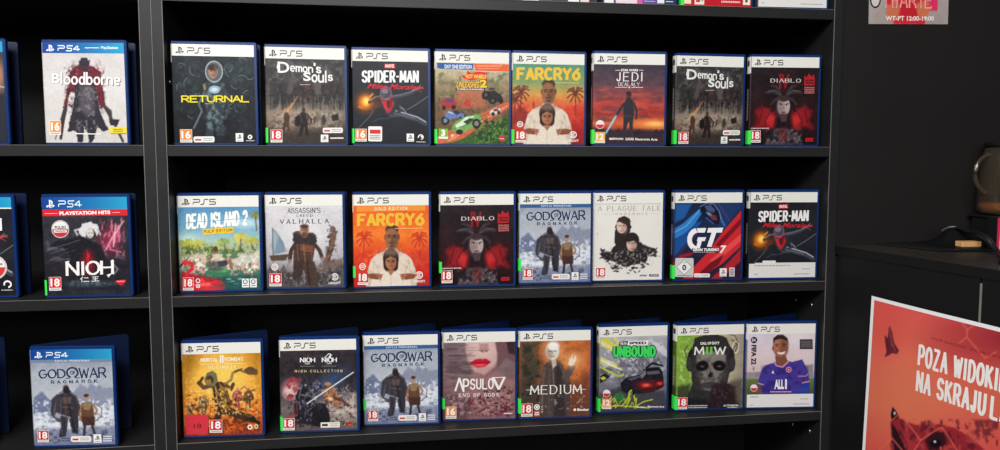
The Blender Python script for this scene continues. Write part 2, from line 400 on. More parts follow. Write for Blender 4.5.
def person(a, x, y, h, coat, skin=(150, 115, 95), legs=None, wide=1.0, arms=True, soft=None):
    """a plain standing figure, head top at y"""
    u = h/7.6; legs = legs or coat; w = wide
    a.pg([(x-u*.75*w, y+u*3.6), (x-u*.85*w, y+h), (x-u*.25*w, y+h), (x, y+u*4.6), (x+u*.3*w, y+h), (x+u*.9*w, y+h), (x+u*.75*w, y+u*3.6)], legs, soft)
    a.pg([(x-u*.35, y+u*1.0), (x-u*1.05*w, y+u*1.5), (x-u*.9*w, y+u*4.2), (x+u*.9*w, y+u*4.2), (x+u*1.05*w, y+u*1.5), (x+u*.35, y+u*1.0)], coat, soft)
    if arms:
        a.ln([(x-u*.95*w, y+u*1.7), (x-u*1.35*w, y+u*3.0), (x-u*1.2*w, y+u*4.2)], u*.5, coat, soft)
        a.ln([(x+u*.95*w, y+u*1.7), (x+u*1.35*w, y+u*3.0), (x+u*1.2*w, y+u*4.2)], u*.5, coat, soft)
    hl = [min(255, q*1.5+22) for q in coat]
    a.ln([(x-u*.8*w, y+u*1.6), (x-u*.7*w, y+u*3.6)], u*.16, hl, soft, .7); a.ln([(x+u*.1, y+u*1.5), (x+u*.2, y+u*3.4)], u*.14, hl, soft, .5); a.ln([(x-u*.6*w, y+u*4.6), (x-u*.6*w, y+u*6.6)], u*.14, hl, soft, .5)
    a.el(x, y+u*.55, u*.42, u*.55, skin, soft)
    return a

def art_astronaut():
    a = Art([(27,35),(347,41),(352,415),(28,412)], bg=(24,28,32))
    a.grad([(80,(30,36,42)),(200,(26,32,36)),(420,(20,22,26))]).nz(30, 16, 3, (.8,1,1.1))
    rnd = random.Random(4)
    for cx, cy, r in [(122,130,28),(62,128,20),(262,132,30),(300,110,22),(275,185,20),(245,125,16),(300,180,26),(95,185,24),(330,150,20),(245,240,26),(290,275,22),(60,200,18),(320,230,18),(100,300,18),(250,300,20),(120,210,16)]:
        a.el(cx, cy, r, r, (96,118,122), ring=1.2, a=.35); a.el(cx-r*.2, cy-r*.35, r*.5, r*.35, (58,76,80), soft=8, a=.5); a.ln(arc(cx,cy,r,r,cx%7*40,cx%7*40+80,6),2,(150,170,170),a=.6); a.ln(arc(cx,cy,r*.8,r*.8,cx%5*60,cx%5*60+50,5),1.6,(40,54,58),a=.8)
    for _ in range(26):
        x, y = rnd.uniform(50, 330), rnd.uniform(100, 380); a.ln([(x, y), (x+rnd.uniform(-14,14), y+rnd.uniform(5,22))], 1.6, (96,120,124), a=.6)
    a.pg([(155,178),(228,178),(240,230),(222,300),(226,385),(196,385),(188,310),(180,388),(152,388),(158,300),(146,236)], (42,52,58), rough=4)
    a.patch(14, (112,130,134), 5, .5, .66, .7, box=(148,176,236,370))
    a.ln([(150,215),(128,262),(140,290),(106,356)], 9, (58,70,76)); a.ln([(148,222),(126,264),(138,290),(104,356)], 2.5, (140,150,150), a=.8)
    a.ln([(232,215),(246,270),(232,320)], 9, (50,62,70))
    a.el(190,208,22,15,(140,168,186)); a.el(190,208,12,7,(190,205,212)); a.ln([(150,190),(152,205)],10,(170,150,90),a=.7)
    a.el(190,140,33,39,(74,88,92)); a.el(190,140,33,39,(176,184,182),ring=4,a=.9); a.el(186,140,19,26,(158,118,96)); a.el(186,124,20,12,(50,38,34))
    a.el(179,138,3,2,(60,40,36)); a.el(193,138,3,2,(60,40,36)); a.el(186,154,6,2,(110,60,56)); a.el(196,138,8,24,(110,80,66),soft=6,a=.6)
    a.tex(9); a.ps5(); a.drw('RETURNAL',60,232,326,255,(226,208,36),thick=.2,thin=.2,gap=.14,aspect=1.0); a.line([(150,262),(186,262)],1.5,(200,190,60))
    a.rating(50,360,98,411,'16',PEGO).pill(103,388,186,411); a.badge(271,376,301,409)
    a.disc(328,391,9,9,Wt); a.quad([(324,386),(334,391),(324,396)],K); a.faint(312,404,346,408,Wt); return a

def art_ruins():
    a = Art([(40,50),(350,55),(355,422),(45,418)])
    a.grad([(90,(52,50,52)),(180,(58,54,54)),(240,(74,66,62)),(300,(118,104,92)),(345,(86,72,62)),(420,(44,38,36))]).nz(28,22,2).nz(9,9,6)
    for x, w, h in [(70,26,150),(110,20,120),(300,24,130),(335,26,150),(230,14,90),(150,16,80)]:
        a.pg([(x-w/2,230-h*.2),(x-w/4,220-h*.55),(x+w/4,225-h*.5),(x+w/2,235-h*.2),(x+w/2,290),(x-w/2,290)], (40,38,40), soft=9, a=.75, rough=6, seed=x)
    a.pg([(120,190),(145,185),(150,205),(186,190),(215,190),(240,205),(262,185),(285,200),(275,225),(300,245),(292,275),(250,262),(190,268),(140,265),(112,272),(108,240),(125,218)], (52,44,44), soft=6, rough=6)
    a.patch(16,(96,56,50),9,.5,.6,.7,box=(120,190,290,260)); a.patch(12,(120,112,106),31,.5,.6,.6,sx=1.8,sy=.35,box=(50,235,345,320)); a.patch(11,(34,32,36),41,.5,.6,.7,sx=1.6,sy=.4,box=(50,225,345,290)); a.patch(14,(108,104,104),51,.52,.62,.5,box=(45,92,350,190)); a.patch(12,(30,28,30),19,.52,.6,.8,box=(60,185,340,275))
    a.el(200,300,140,28,(140,124,108),soft=30,a=.6); a.ln([(118,300),(146,268)],7,(190,120,70),soft=8,a=.8)
    a.el(120,296,9,7,(255,180,90),soft=7); person(a,120,290,72,(70,58,48),(120,80,50),soft=3)
    a.pg([(60,360),(150,340),(230,350),(350,340),(350,422),(40,422)],(50,42,38),soft=20,rough=8,a=.8)
    a.pg([(150,150),(166,178),(150,200),(136,232),(120,226),(128,196)],(84,76,74),soft=4,rough=4,a=.8); a.pg([(226,176),(246,184),(262,178),(256,214),(262,240),(238,236),(230,206)],(92,84,80),soft=4,rough=4,a=.8)
    for x in (96,150,176,215,246,300,322): a.ln([(x,232),(x+2,286)],5,(96,90,86),soft=4,a=.6); a.ln([(x+9,234),(x+10,290)],5,(34,32,36),soft=4,a=.7)
    a.ln([(50,236),(345,232)],4,(34,30,34),soft=4,a=.7); a.ln([(118,300),(150,262),(164,240)],4,(226,150,90),soft=6,a=.7); a.el(150,332,100,34,(166,142,120),soft=40,a=.7); a.el(270,335,70,30,(150,136,122),soft=40,a=.7); a.patch(9,(196,184,168),91,.55,.68,.5,box=(50,290,345,370)); a.patch(9,(70,58,52),92,.52,.64,.6,box=(50,290,345,420))
    k=(34,26,26)
    a.pg([(174,304),(186,298),(202,304),(210,328),(204,350),(208,390),(197,391),(191,356),(180,393),(168,393),(174,350),(168,328)],k,soft=1.5); a.pg([(170,308),(156,318),(152,348),(168,358),(182,334)],(24,20,22),soft=2); a.el(189,293,8,10,(62,48,42)); a.ln([(204,308),(218,328),(216,346)],6,k); a.ln([(200,306),(206,340)],2.4,(150,118,92),a=.9); a.ln([(176,310),(180,340)],2,(120,96,76),a=.8); a.ln([(216,344),(246,362)],2,(190,180,168),a=.8); a.ln([(196,290),(197,300)],2,(170,136,110))
    a.pg([(112,304),(126,300),(134,318),(130,352),(136,372),(126,374),(120,352),(110,374),(104,370),(110,340)],(70,48,38),soft=2)
    a.el(232,330,5,14,(80,66,58)); a.el(268,330,8,20,(58,50,46),soft=4); a.pg([(300,310),(322,308),(328,330),(302,334)],(34,30,30),soft=4,rough=4)
    a.tex(11); a.ps5(); w=(226,224,220)
    a.txt('D',88,106,134,148,w,bold=.02,rise=2); a.drw('emon',138,110,226,142,w,thick=.24,thin=.13,serif=.1,gap=.2,rise=5,aspect=.8)
    a.drw("'s",230,112,258,146,w,thick=.24,thin=.13,serif=.0,gap=.1,rise=3,aspect=.8); a.quad([(90,108),(84,128),(88,136),(94,112)],w)
    a.txt('S',188,146,218,180,w,bold=.03); a.drw('oul',222,140,280,182,w,thick=.24,thin=.14,serif=.1,gap=.2,aspect=.8,rise=2); a.drw('s',286,144,304,178,w,thick=.22,thin=.14,aspect=.9)
    a.faint(176,192,216,196,(190,186,182),1)
    a.rating(58,366,104,415,'18',PEGI).pill(264,360,344,381); a.badge(256,387,286,416); a.faint(294,396,346,406,Wt,1,3); return a

def art_leap(corners, label=False):
    a = Art(corners)
    a.grad([(85,(30,30,36)),(250,(34,36,42)),(410,(22,24,30))]).nz(40,6,4)
    a.ln([(75,345),(118,300),(130,280),(122,268)],1.8,(120,128,140),a=.9); a.ln([(130,322),(150,310),(190,306),(240,290)],1.8,(100,108,118),a=.8); a.ln([(262,272),(300,250),(342,220)],1.8,(170,176,188),a=.8)
    a.pg([(120,262),(150,240),(176,236),(168,262),(130,270)],(90,46,28),soft=8,a=.7); a.el(102,245,34,36,(150,70,20),soft=40,a=.9); a.el(100,243,22,24,(235,140,30),soft=24); a.el(104,240,11,14,(255,215,110),soft=12)
    a.ln([(88,268),(74,262)],6,(220,110,30),soft=6); a.ln([(118,222),(128,212)],6,(235,150,60),soft=6)
    # a plain leaping figure in dark clothes
    a.ln([(206,224),(240,219),(276,207),(300,193)],12,(58,58,68)); a.ln([(206,219),(240,213),(276,202),(300,189)],3,(158,162,176)); a.ln([(298,192),(322,184)],4,(110,108,120)); a.ln([(300,193),(318,204)],3.5,(120,60,70)); a.ln([(302,190),(314,176)],3,(120,110,120))
    a.ln([(170,224),(140,228),(116,244)],12,(56,50,54)); a.ln([(168,218),(140,222),(120,238)],3,(190,140,100))
    a.pg([(158,222),(206,212),(224,232),(216,268),(236,292),(206,304),(176,288),(164,258)],(48,46,54)); a.pg([(168,240),(200,226),(212,250),(196,284),(176,268)],(186,34,44)); a.ln([(160,226),(176,262),(190,286)],3.5,(214,60,66),a=.9); a.ln([(204,216),(196,250)],3.5,(226,70,74),a=.9); a.pg([(182,240),(196,236),(196,268),(186,262)],(40,30,36),soft=2)
    a.ln([(216,284),(262,300),(302,311),(334,328)],15,(60,62,74)); a.ln([(220,277),(262,289),(302,301),(334,320)],3.5,(190,198,214)); a.ln([(216,292),(244,270),(232,258)],13,(54,54,64)); a.ln([(236,262),(250,272),(262,290)],3,(140,146,160))
    a.el(180,208,21,24,(66,64,76)); a.el(180,208,21,24,(170,120,150),ring=2.5,a=.8); a.el(176,200,11,9,(130,124,138),soft=8)
    a.ln([(205,222),(240,215),(278,203)],6,(84,86,98),soft=4); a.ln([(172,219),(142,223)],5,(96,84,84),soft=4); a.el(176,200,11,9,(120,112,122),soft=8); a.ln([(168,232),(204,226)],3,(120,120,132),soft=3,a=.8); a.pg([(196,226),(206,224),(202,262),(190,276)],(120,22,34),soft=3); a.ln([(214,288),(250,296),(290,306)],5,(92,96,108),soft=4); a.ln([(196,296),(230,300)],3,(110,112,122),soft=3,a=.7); a.tex(5)
    a.ps5(); a.rect(174,93,215,110,(205,35,45)); a.txt('MARVEL',177,95,212,108,Wt,bold=.02)
    a.drw('SPIDER-MAN',89,122,303,164,(232,230,228),thick=.185,thin=.15,gap=.15,aspect=.36)
    a.txt('Miles Morales',106,170,306,190,(206,36,52),bold=.01,shear=.6,rise=5); a.line([(290,188),(326,190)],2,(200,40,50))
    return a
def art_leap_full():
    a = art_leap([(48,37),(340,44),(345,405),(55,408)])
    a.rating(62,349,106,399,'16',PEGO); a.rrect(112,339,166,398,5,(232,228,224)); a.rect(118,352,160,368,(205,45,55)); a.faint(118,372,160,392,(120,110,110),3)
    a.badge(261,366,289,397); a.ring(315,379,11,4,Wt,-200,80); a.disc(319,377,4,4,Wt); a.faint(298,396,334,400,Wt); return a
def art_leap_label():
    a = Art([(60,50),(322,48),(313,378),(50,382)]); b = art_leap([(48,37),(340,44),(345,405),(55,408)])
    b.rect(.09,.825,1,.905,(212,210,206),True); b.rect(0,.835,1,1,(216,214,210),True); b.rrect(.2,.80,.4,.84,.01,(220,218,214),True)
    b.faint(.08,.85,.62,.87,(150,150,148),1,uv=True); b.faint(.8,.895,.92,.91,(130,130,130),1,uv=True); b.faint(.08,.95,.13,.97,(140,140,140),1,uv=True); b.faint(.68,.955,.92,.97,(120,120,120),1,uv=True); return b

def art_race():
    a = Art([(40,45),(327,52),(327,405),(45,410)])
    a.grad([(110,(196,182,150)),(170,(150,134,104)),(250,(120,92,68)),(330,(104,84,54)),(410,(62,84,44))]).nz(22,24,2,(1,.95,.8))
    a.patch(20,(96,104,66),3,.48,.6,.8,box=(225,120,330,230)); a.patch(20,(108,104,70),8,.5,.6,.8,box=(40,120,150,230)); a.patch(9,(70,60,44),5,.52,.62,.6,box=(40,200,330,330))
    a.pg([(128,180),(230,200),(240,270),(120,262)],(190,104,70),soft=20,a=.7); a.pg([(60,250),(130,236),(200,262),(60,290)],(150,84,60),soft=14,a=.6)
    a.pg([(45,412),(130,400),(330,262),(330,238),(288,254),(200,300),(45,384)],(196,96,62),soft=5); a.ln([(90,400),(320,258)],3,(240,190,150),a=.8); a.ln([(60,392),(290,262)],3,(150,60,40),a=.8)
    a.pg([(45,412),(330,412),(330,290),(270,330),(200,372),(110,402)],(50,88,40),soft=8); a.patch(7,(110,140,60),7,.52,.6,.9,sx=2,box=(190,300,332,412)); a.patch(9,(30,52,30),17,.5,.6,.8,box=(190,300,332,412))
    # motorbike
    a.el(80,318,17,18,(32,34,42)); a.el(80,318,8,9,(120,130,150)); a.el(148,300,14,15,(30,32,40)); a.el(148,300,6,7,(110,120,140)); a.pg([(72,300),(98,280),(136,284),(160,292),(130,306),(96,314)],(94,116,168),rough=2); a.ln([(92,284),(112,290)],4,(210,216,230)); a.pg([(104,284),(124,276),(140,286),(126,296)],(40,46,66))
    # red buggy and another small car
    a.pg([(64,244),(82,228),(110,230),(124,250),(120,264),(66,266)],(168,44,50)); a.el(74,268,8,9,K); a.el(112,266,9,9,K); a.pg([(82,232),(106,232),(112,246),(76,246)],(70,70,110)); a.pg([(152,246),(162,232),(176,232),(180,262),(156,264)],(176,60,50))
    # black truck in the air
    a.pg([(222,216),(240,202),(268,200),(296,214),(304,230),(286,244),(250,240),(224,230)],(40,38,40),rough=2); a.el(238,216,15,17,(28,26,28),rot=20); a.el(264,238,15,14,(28,26,28)); a.el(264,238,7,6,(92,80,70)); a.el(238,216,6,7,(92,80,70)); a.el(296,238,9,12,(28,26,28)); a.pg([(248,190),(268,188),(280,204),(252,204)],(54,50,52)); a.ln([(238,200),(282,196)],2,(150,130,110))
    # green and white racer
    a.pg([(106,346),(120,322),(160,300),(206,292),(222,308),(218,334),(180,350),(140,366),(110,362)],(110,160,84)); a.pg([(120,336),(160,304),(196,298),(160,330),(126,352)],(206,222,196)); a.pg([(150,322),(178,306),(194,312),(166,332)],(44,58,44)); a.ln([(112,352),(206,318)],2.5,(60,110,50)); a.el(202,328,17,19,(30,30,30)); a.el(202,328,9,10,(130,120,112)); a.el(136,362,14,10,(34,34,32)); a.ln([(196,290),(226,294)],4,(90,140,70))
    a.pg([(252,282),(270,266),(292,266),(296,282),(276,292),(256,292)],(196,200,196)); a.el(266,290,7,7,K); a.el(288,284,6,7,K); a.pg([(268,270),(284,268),(288,278),(268,280)],(120,50,50))
    a.el(112,380,12,12,(216,130,96)); a.el(108,376,5,5,(240,190,150),soft=4)
    a.tex(16); a.ps5()
    a.quad([(46,90),(190,94),(186,119),(58,114),(46,110)],(34,86,150)); a.quad([(190,94),(326,98),(326,126),(198,122)],(222,92,40)); a.txt('DAY ONE EDITION',76,97,182,113,(225,228,232),bold=.03,rise=2); a.faint(202,101,298,106,(240,190,150),1,rise if False else 3); a.faint(206,110,290,116,(232,150,110),1,5); a.line([(198,123),(326,127)],2,(190,210,220))
    a.quad([(150,152),(142,138),(160,142),(166,120),(182,132),(204,124),(238,128),(240,146),(246,160),(214,152),(180,160)],(210,44,44)); a.txt('HOT WHEELS',160,136,238,152,(245,205,70),bold=.03,rise=1)
    a.txt('UNLEASHED',122,166,214,190,(40,30,30),bold=.09,shear=.2); a.txt('UNLEASHED',122,166,214,189,(240,186,50),bold=.03,shear=.2); a.txt('2',212,154,244,190,(40,30,30),bold=.09); a.txt('2',214,156,242,188,(246,190,50),bold=.05); a.rect(120,190,234,199,(34,30,30)); a.txt('TURBOCHARGED',124,191.5,230,197.5,(240,230,210),bold=.03)
    a.rrect(54,350,91,390,2,(130,170,50)); a.rect(54,381,91,390,(225,225,210)); a.txt('3',64,354,80,379,(240,240,230),bold=.05)
    a.quad([(300,372),(311,378),(311,391),(300,397),(289,391),(289,378)],(200,40,60)); a.faint(292,382,308,388,(240,200,200)); return a

def art_two_heads(gold):
    if not gold:
        a = Art([(50,52),(325,57),(328,408),(52,410)])
        a.grad([(100,(84,138,112)),(170,(132,150,96)),(215,(206,148,72)),(260,(206,84,50)),(320,(172,40,36)),(410,(140,28,30))]).nz(30,10,2)
        T = lambda x, y: (x, y); pc = (104,44,38); rc = (196,66,46)
    else:
        a = Art([(30,37),(328,42),(328,390),(38,398)])
        a.grad([(100,(224,92,36)),(200,(232,120,44)),(260,(214,72,34)),(330,(196,44,32)),(400,(178,30,30))]).nz(30,12,2)
        T = lambda x, y: (x-4+(x-187)*.03, y+4-(y-200)*.035); pc = (186,52,36); rc = (204,58,38)
    def palm(x, y, s, c):
        px, py = T(x, y); a.ln([(px, py), (px-4*s, py+110)], 4.5, c)
        for dx, dy in [(-32,-10),(-30,12),(-18,28),(30,-12),(30,10),(20,28),(-12,-26),(12,-28),(-26,-20),(26,-24)]:
            a.ln([(px, py), (px+dx*.6, py+dy*.75-5), (px+dx, py+dy+4)], 5, c, soft=4)
    palm(82,205,1,pc); palm(292,210,-1,pc); palm(58,236,1,pc) if not gold else None
    P = lambda L: [T(*q) for q in L]
    a.pg(P([(52,300),(90,262),(110,300),(110,360),(52,360)]), rc, soft=14, a=.6); a.patch(14, (236,120,70), 9, .5, .62, .5, box=(40,240,330,330))
    if not gold: a.pg(P([(126,262),(130,232),(134,262)]), (128,40,36)); a.pg(P([(52,290),(75,262),(98,270),(112,292),(112,330),(52,330)]), (116,30,32), soft=6, a=.7)
    a.pg(P([(240,270),(326,250),(326,330),(240,330)]), (190,50,40), soft=14, a=.6)
    # white shirt of the older man
    sh = (214,198,180)
    a.pg(P([(168,254),(204,254),(244,272),(262,290),(276,330),(284,372),(276,410),(92,410),(88,372),(98,328),(108,292),(128,272)]), sh, rough=1.5)
    a.pg(P([(92,410),(88,372),(98,328),(112,340),(118,400)]), (190,170,150), soft=8, a=.7); a.pg(P([(276,410),(284,372),(276,330),(258,346),(256,400)]), (192,172,152), soft=8, a=.7)
    for x, y in [(115,300),(135,320),(250,300),(240,320),(262,340)]: a.el(*T(x,y),9,3,(188,166,146),soft=6,rot=40,a=.8)
    a.ln(P([(122,290),(116,340)]),2,(170,150,130),a=.6); a.ln(P([(250,292),(258,340)]),2,(170,150,130),a=.6); a.rect
    a.pg(P([(170,238),(204,238),(206,262),(188,276),(168,262)]), (104,66,46)); a.pg(P([(164,252),(172,246),(186,272),(176,282)]), (228,214,196)); a.pg(P([(210,252),(202,246),(190,272),(200,282)]), (228,214,196))
    # older head
    hx, hy = T(188,206); sk=(146,98,68)
    a.el(hx,hy,27,46,sk); a.el(hx+12,hy,15,40,(112,72,50),soft=12,a=.7); a.el(hx,hy-34,26,17,(58,48,44),soft=4,a=.9); a.el(hx-2,hy-24,20,14,sk,soft=6); a.el(hx-26,hy-4,4,10,(120,76,54)); a.el(hx+27,hy-4,4,10,(96,60,44))
    a.ln([(hx-17,hy-10),(hx-6,hy-11)],4,(46,34,30)); a.ln([(hx+5,hy-11),(hx+17,hy-10)],4,(46,34,30)); a.el(hx-11,hy-4,5,2.2,(40,28,26)); a.el(hx+11,hy-4,5,2.2,(40,28,26)); a.ln([(hx,hy-6),(hx+1,hy+9)],5,(108,68,48),soft=3); a.ln([(hx-5,hy+11),(hx+6,hy+11)],2.5,(84,50,38)); a.ln([(hx-10,hy+18),(hx+10,hy+18)],5,(74,60,54),a=.9); a.ln([(hx-7,hy+23),(hx+7,hy+23)],2.6,(92,42,36)); a.el(hx,hy+33,9,6,(74,58,50),soft=4,a=.8)
    # boy
    bx, by = T(184,300); a.el(bx,by-14,31,37,(52,34,28),rough if False else None); a.pg([(bx-31,by-14),(bx-28,by+26),(bx-18,by+38),(bx+20,by+38),(bx+28,by+26),(bx+31,by-14)],(50,32,28)); a.el(bx,by+2,21,29,(168,112,78)); a.el(bx+9,by+4,11,25,(132,84,58),soft=9,a=.7); a.pg([(bx-24,by-26),(bx+4,by-34),(bx+24,by-24),(bx+20,by-12),(bx-2,by-20),(bx-20,by-8)],(50,32,28),soft=3)
    a.ln([(bx-14,by-4),(bx-5,by-5)],3,(50,34,28)); a.ln([(bx+5,by-5),(bx+14,by-4)],3,(50,34,28)); a.el(bx-9,by+1,4,1.8,(36,26,24)); a.el(bx+9,by+1,4,1.8,(36,26,24)); a.ln([(bx,by),(bx+1,by+9)],4,(136,86,60),soft=3); a.ln([(bx-7,by+17),(bx+7,by+17)],3,(136,62,54))
    a.pg(P([(160,335),(182,352),(206,335),(250,352),(268,410),(104,410),(118,352)]), (220,206,190), rough=1); a.pg(P([(168,334),(200,334),(184,356)]), (160,106,76)); a.ln(P([(184,356),(184,410)]),1.6,(176,158,142))
    for sx in (-1, 1):
        a.pg([T(186+sx*96,352),T(186+sx*70,346),T(186+sx*44,348),T(186+sx*34,362),T(186+sx*52,372),T(186+sx*84,368)],(132,76,56),soft=2)
        for k in range(4): a.ln([T(186+sx*(66-k*8), 350+k*5), T(186+sx*(34+k*3), 352+k*6)], 4.5, (158,98,70)); a.ln([T(186+sx*(62-k*8), 354+k*5), T(186+sx*(36+k*3), 356+k*6)], 1.4, (84,42,34))
    for q in range(5): a.ln([T(122+q*5,300+q*20),T(138+q*3,340+q*12)],2.5,(180,160,142),a=.5); a.ln([T(252-q*5,300+q*20),T(238-q*3,340+q*12)],2.5,(168,148,132),a=.5)
    a.el(*T(184,262),40,14,(150,124,106),soft=16,a=.6)
    a.tex(5)
    a.tex(6); a.ps5()
    if gold:
        a.rect(43,84,315,105,(228,140,52)); a.drw('GOLD EDITION',116,89,244,100,(240,225,200),thick=.2,gap=.5,aspect=.8); tc=(226,178,56); y0,y1=111,165; x0,x1=46,312
    else: tc=(226,184,58); y0,y1=107,160; x0,x1=63,312
    a.drw('FARCRY6',x0+4,y0+6,x1-4,y1-6,tc,thick=.27,thin=.25,gap=.2,aspect=.62)
    a.faint(x0+150,y1+5,x1-8,y1+10,(226,190,130),1,4)
    if gold: a.ring(68,320,13,3,Wt); a.faint(60,314,76,326,Wt,2); a.rect
    else: a.ring(78,331,12,3,Wt); a.faint(70,325,86,337,Wt,2)
    x, y = (50,342) if gold else (61,355)
    a.rect(x,y,x+40,y+48,(205,50,48)); a.txt('18',x+4,y+5,x+36,y+34,Wt,bold=.04); a.rect(x,y+39,x+40,y+48,Wt); a.faint(x+3,y+41,x+37,y+46,(160,60,60))
    a.swirl(*((290,352) if gold else (286,371)),14); return a

def art_sunset():
    a = Art([(48,55),(328,60),(330,405),(52,408)])
    a.grad([(100,(58,50,62)),(170,(84,62,72)),(215,(134,66,68)),(250,(178,62,54)),(290,(150,50,46)),(325,(206,96,54)),(350,(150,60,50)),(408,(48,36,48))])
    a.patch(26,(206,84,66),3,.42,.72,.7,sx=.5,sy=1.6,box=(48,180,330,300)); a.patch(24,(82,50,62),5,.42,.7,.6,sx=.5,sy=1.8,box=(48,110,330,330)); a.nz(12,10,6,sx=.6)
    a.el(285,330,60,16,(244,150,70),soft=30,a=.9); a.el(296,326,26,7,(255,206,120),soft=14,a=.9); a.pg([(48,345),(120,352),(200,348),(330,352),(330,410),(48,410)],(52,36,46),soft=14)
    for x in (60,84,118,150,232,300,322): a.pg([(x-14,362),(x,346),(x+14,362)],(44,32,42),soft=4)
    a.pg([(178,236),(190,232),(204,236),(214,250),(212,292),(208,312),(208,350),(206,388),(196,388),(194,330),(190,318),(182,346),(174,388),(164,388),(170,340),(170,300),(168,250)],(44,42,50),soft=1.5); a.ln([(210,246),(222,276),(220,306)],8,(46,44,52)); a.ln([(170,250),(152,278),(140,300)],9,(46,44,52)); a.el(189,216,10,14,(70,52,48)); a.el(189,210,10,8,(48,36,36)); a.pg([(180,226),(198,226),(200,238),(178,238)],(50,42,46)); a.ln([(172,298),(210,298)],3.5,(84,64,58),a=.9); a.ln([(208,242),(212,290)],2,(150,80,66),a=.7); a.ln([(206,318),(206,380)],1.6,(130,66,56),a=.6); a.ln([(140,298),(100,366)],7,(110,180,230),soft=8,a=.8); a.ln([(140,298),(102,362)],2.4,(214,236,250)); a.el(222,362,15,9,(40,30,36),soft=4)
    a.tex(6); a.ps5(); w=(228,222,218)
    a.line([(134,121),(152,121)],2,w); a.line([(226,121),(244,121)],2,w); a.txt('STAR WARS',155,116,223,125,w,bold=.05)
    a.drw('JEDI',139,130,243,162,w,thick=.17,thin=.09,serif=.1,gap=.35,aspect=.85); a.drw('OCALAŁY',146,168,230,182,w,thick=.16,thin=.1,serif=.08,gap=.26,aspect=.85)
    a.line([(134,187),(182,187)],2,w); a.line([(198,187),(244,187)],2,w); a.quad([(186,187),(190,184),(194,187),(190,191)],w)
    a.flagball(77,331,17); a.rect(57,360,98,403,(222,170,90)); a.txt('12',63,366,93,391,Wt,bold=.04); a.rect(57,395,98,403,(236,228,215)); a.faint(60,397,95,401,(160,140,110))
    a.txt('RESPAWN',116,382,170,390,w,bold=.04); a.disc(119,386,4,4,w); a.txt('LUCAS',180,381,212,391,w,bold=.05); a.txt('Electronic Arts',218,382,305,391,w,bold=.03); return a

def art_horned():
    a = Art([(38,68),(313,70),(303,410),(38,408)])
    a.grad([(110,(34,26,30)),(240,(38,20,24)),(330,(46,16,20)),(410,(24,18,22))]).nz(30,10,2,(1.3,.7,.7))
    for sx in (-1, 1):
        a.pg([(170+sx*22,300),(170+sx*46,276),(170+sx*84,262),(170+sx*112,280),(170+sx*104,318),(170+sx*120,350),(170+sx*84,342),(170+sx*56,356),(170+sx*34,342)],(150,26,32),soft=20,rough=8,a=.9); a.pg([(170+sx*30,306),(170+sx*58,290),(170+sx*70,318),(170+sx*48,340)],(206,48,50),soft=16,a=.7); a.ln([(170+sx*52,282),(170+sx*74,320),(170+sx*70,346)],5,(70,16,22),soft=6,a=.7); a.ln([(170+sx*84,276),(170+sx*98,330)],5,(60,14,20),soft=6,a=.7)
        for k, (dx, dy) in enumerate([(30,-40),(46,-32),(54,-16),(44,4),(34,30),(30,56)]):
            a.ln([(170+sx*10,226),(170+sx*(18+dx*.5),216+dy*.7),(170+sx*(16+dx),224+dy)],12-k*.7,(24,20,24) if k%2 else (58,50,54),soft=6,a=.9)
        a.ln([(170+sx*14,216),(170+sx*36,200),(170+sx*62,204)],4,(104,92,94),soft=5,a=.8); a.ln([(170+sx*12,208),(170+sx*30,184)],3,(84,74,76),soft=5,a=.7)
    a.el(170,318,30,50,(28,18,22),soft=20)
    a.pg([(98,410),(112,372),(138,350),(170,345),(204,350),(232,372),(246,410)],(70,62,66),soft=6,rough=6); a.patch(9,(128,116,120),8,.46,.66,.8,box=(96,344,248,408)); a.patch(11,(26,22,26),18,.46,.62,.9,box=(90,340,252,412)); a.el(170,372,16,26,(110,30,34),soft=16,a=.6)
    a.el(170,262,25,38,(168,152,150)); a.el(156,262,14,34,(120,100,102),soft=14,a=.7); a.pg([(156,290),(186,290),(182,322),(160,322)],(70,54,58),soft=6); a.el(170,232,22,12,(60,40,44),soft=5)
    a.ln([(152,252),(164,256)],4,(50,36,40)); a.ln([(176,256),(188,252)],4,(50,36,40)); a.el(159,259,5,2.4,(210,190,180)); a.el(181,259,5,2.4,(210,190,180)); a.el(159,259,2,2,(40,20,24)); a.el(181,259,2,2,(40,20,24)); a.ln([(170,258),(171,274)],3.5,(130,108,108),soft=3); a.el(170,285,8,2.6,(92,30,36))
    a.txt('IV',150,136,192,195,(138,24,32),bold=.03); a.tex(7); a.ps5()
    a.drw('DIABLO',116,155,236,169,(196,186,182),thick=.2,thin=.1,serif=.1,gap=.3,aspect=.8)
    a.quad([(252,142),(262,150),(268,134),(282,146),(290,136),(294,158),(292,180),(250,182)],(176,32,40)); a.faint(252,186,292,214,(206,110,110),4,3); a.faint(256,156,290,176,(60,20,24),2,6)
    a.faint(42,343,112,350,(200,190,190),1,3); a.rating(41,354,80,400,'18',(205,40,50)); a.rect(258,384,288,397,(190,32,44)); a.faint(261,387,285,394,(60,14,20),2,3); return a

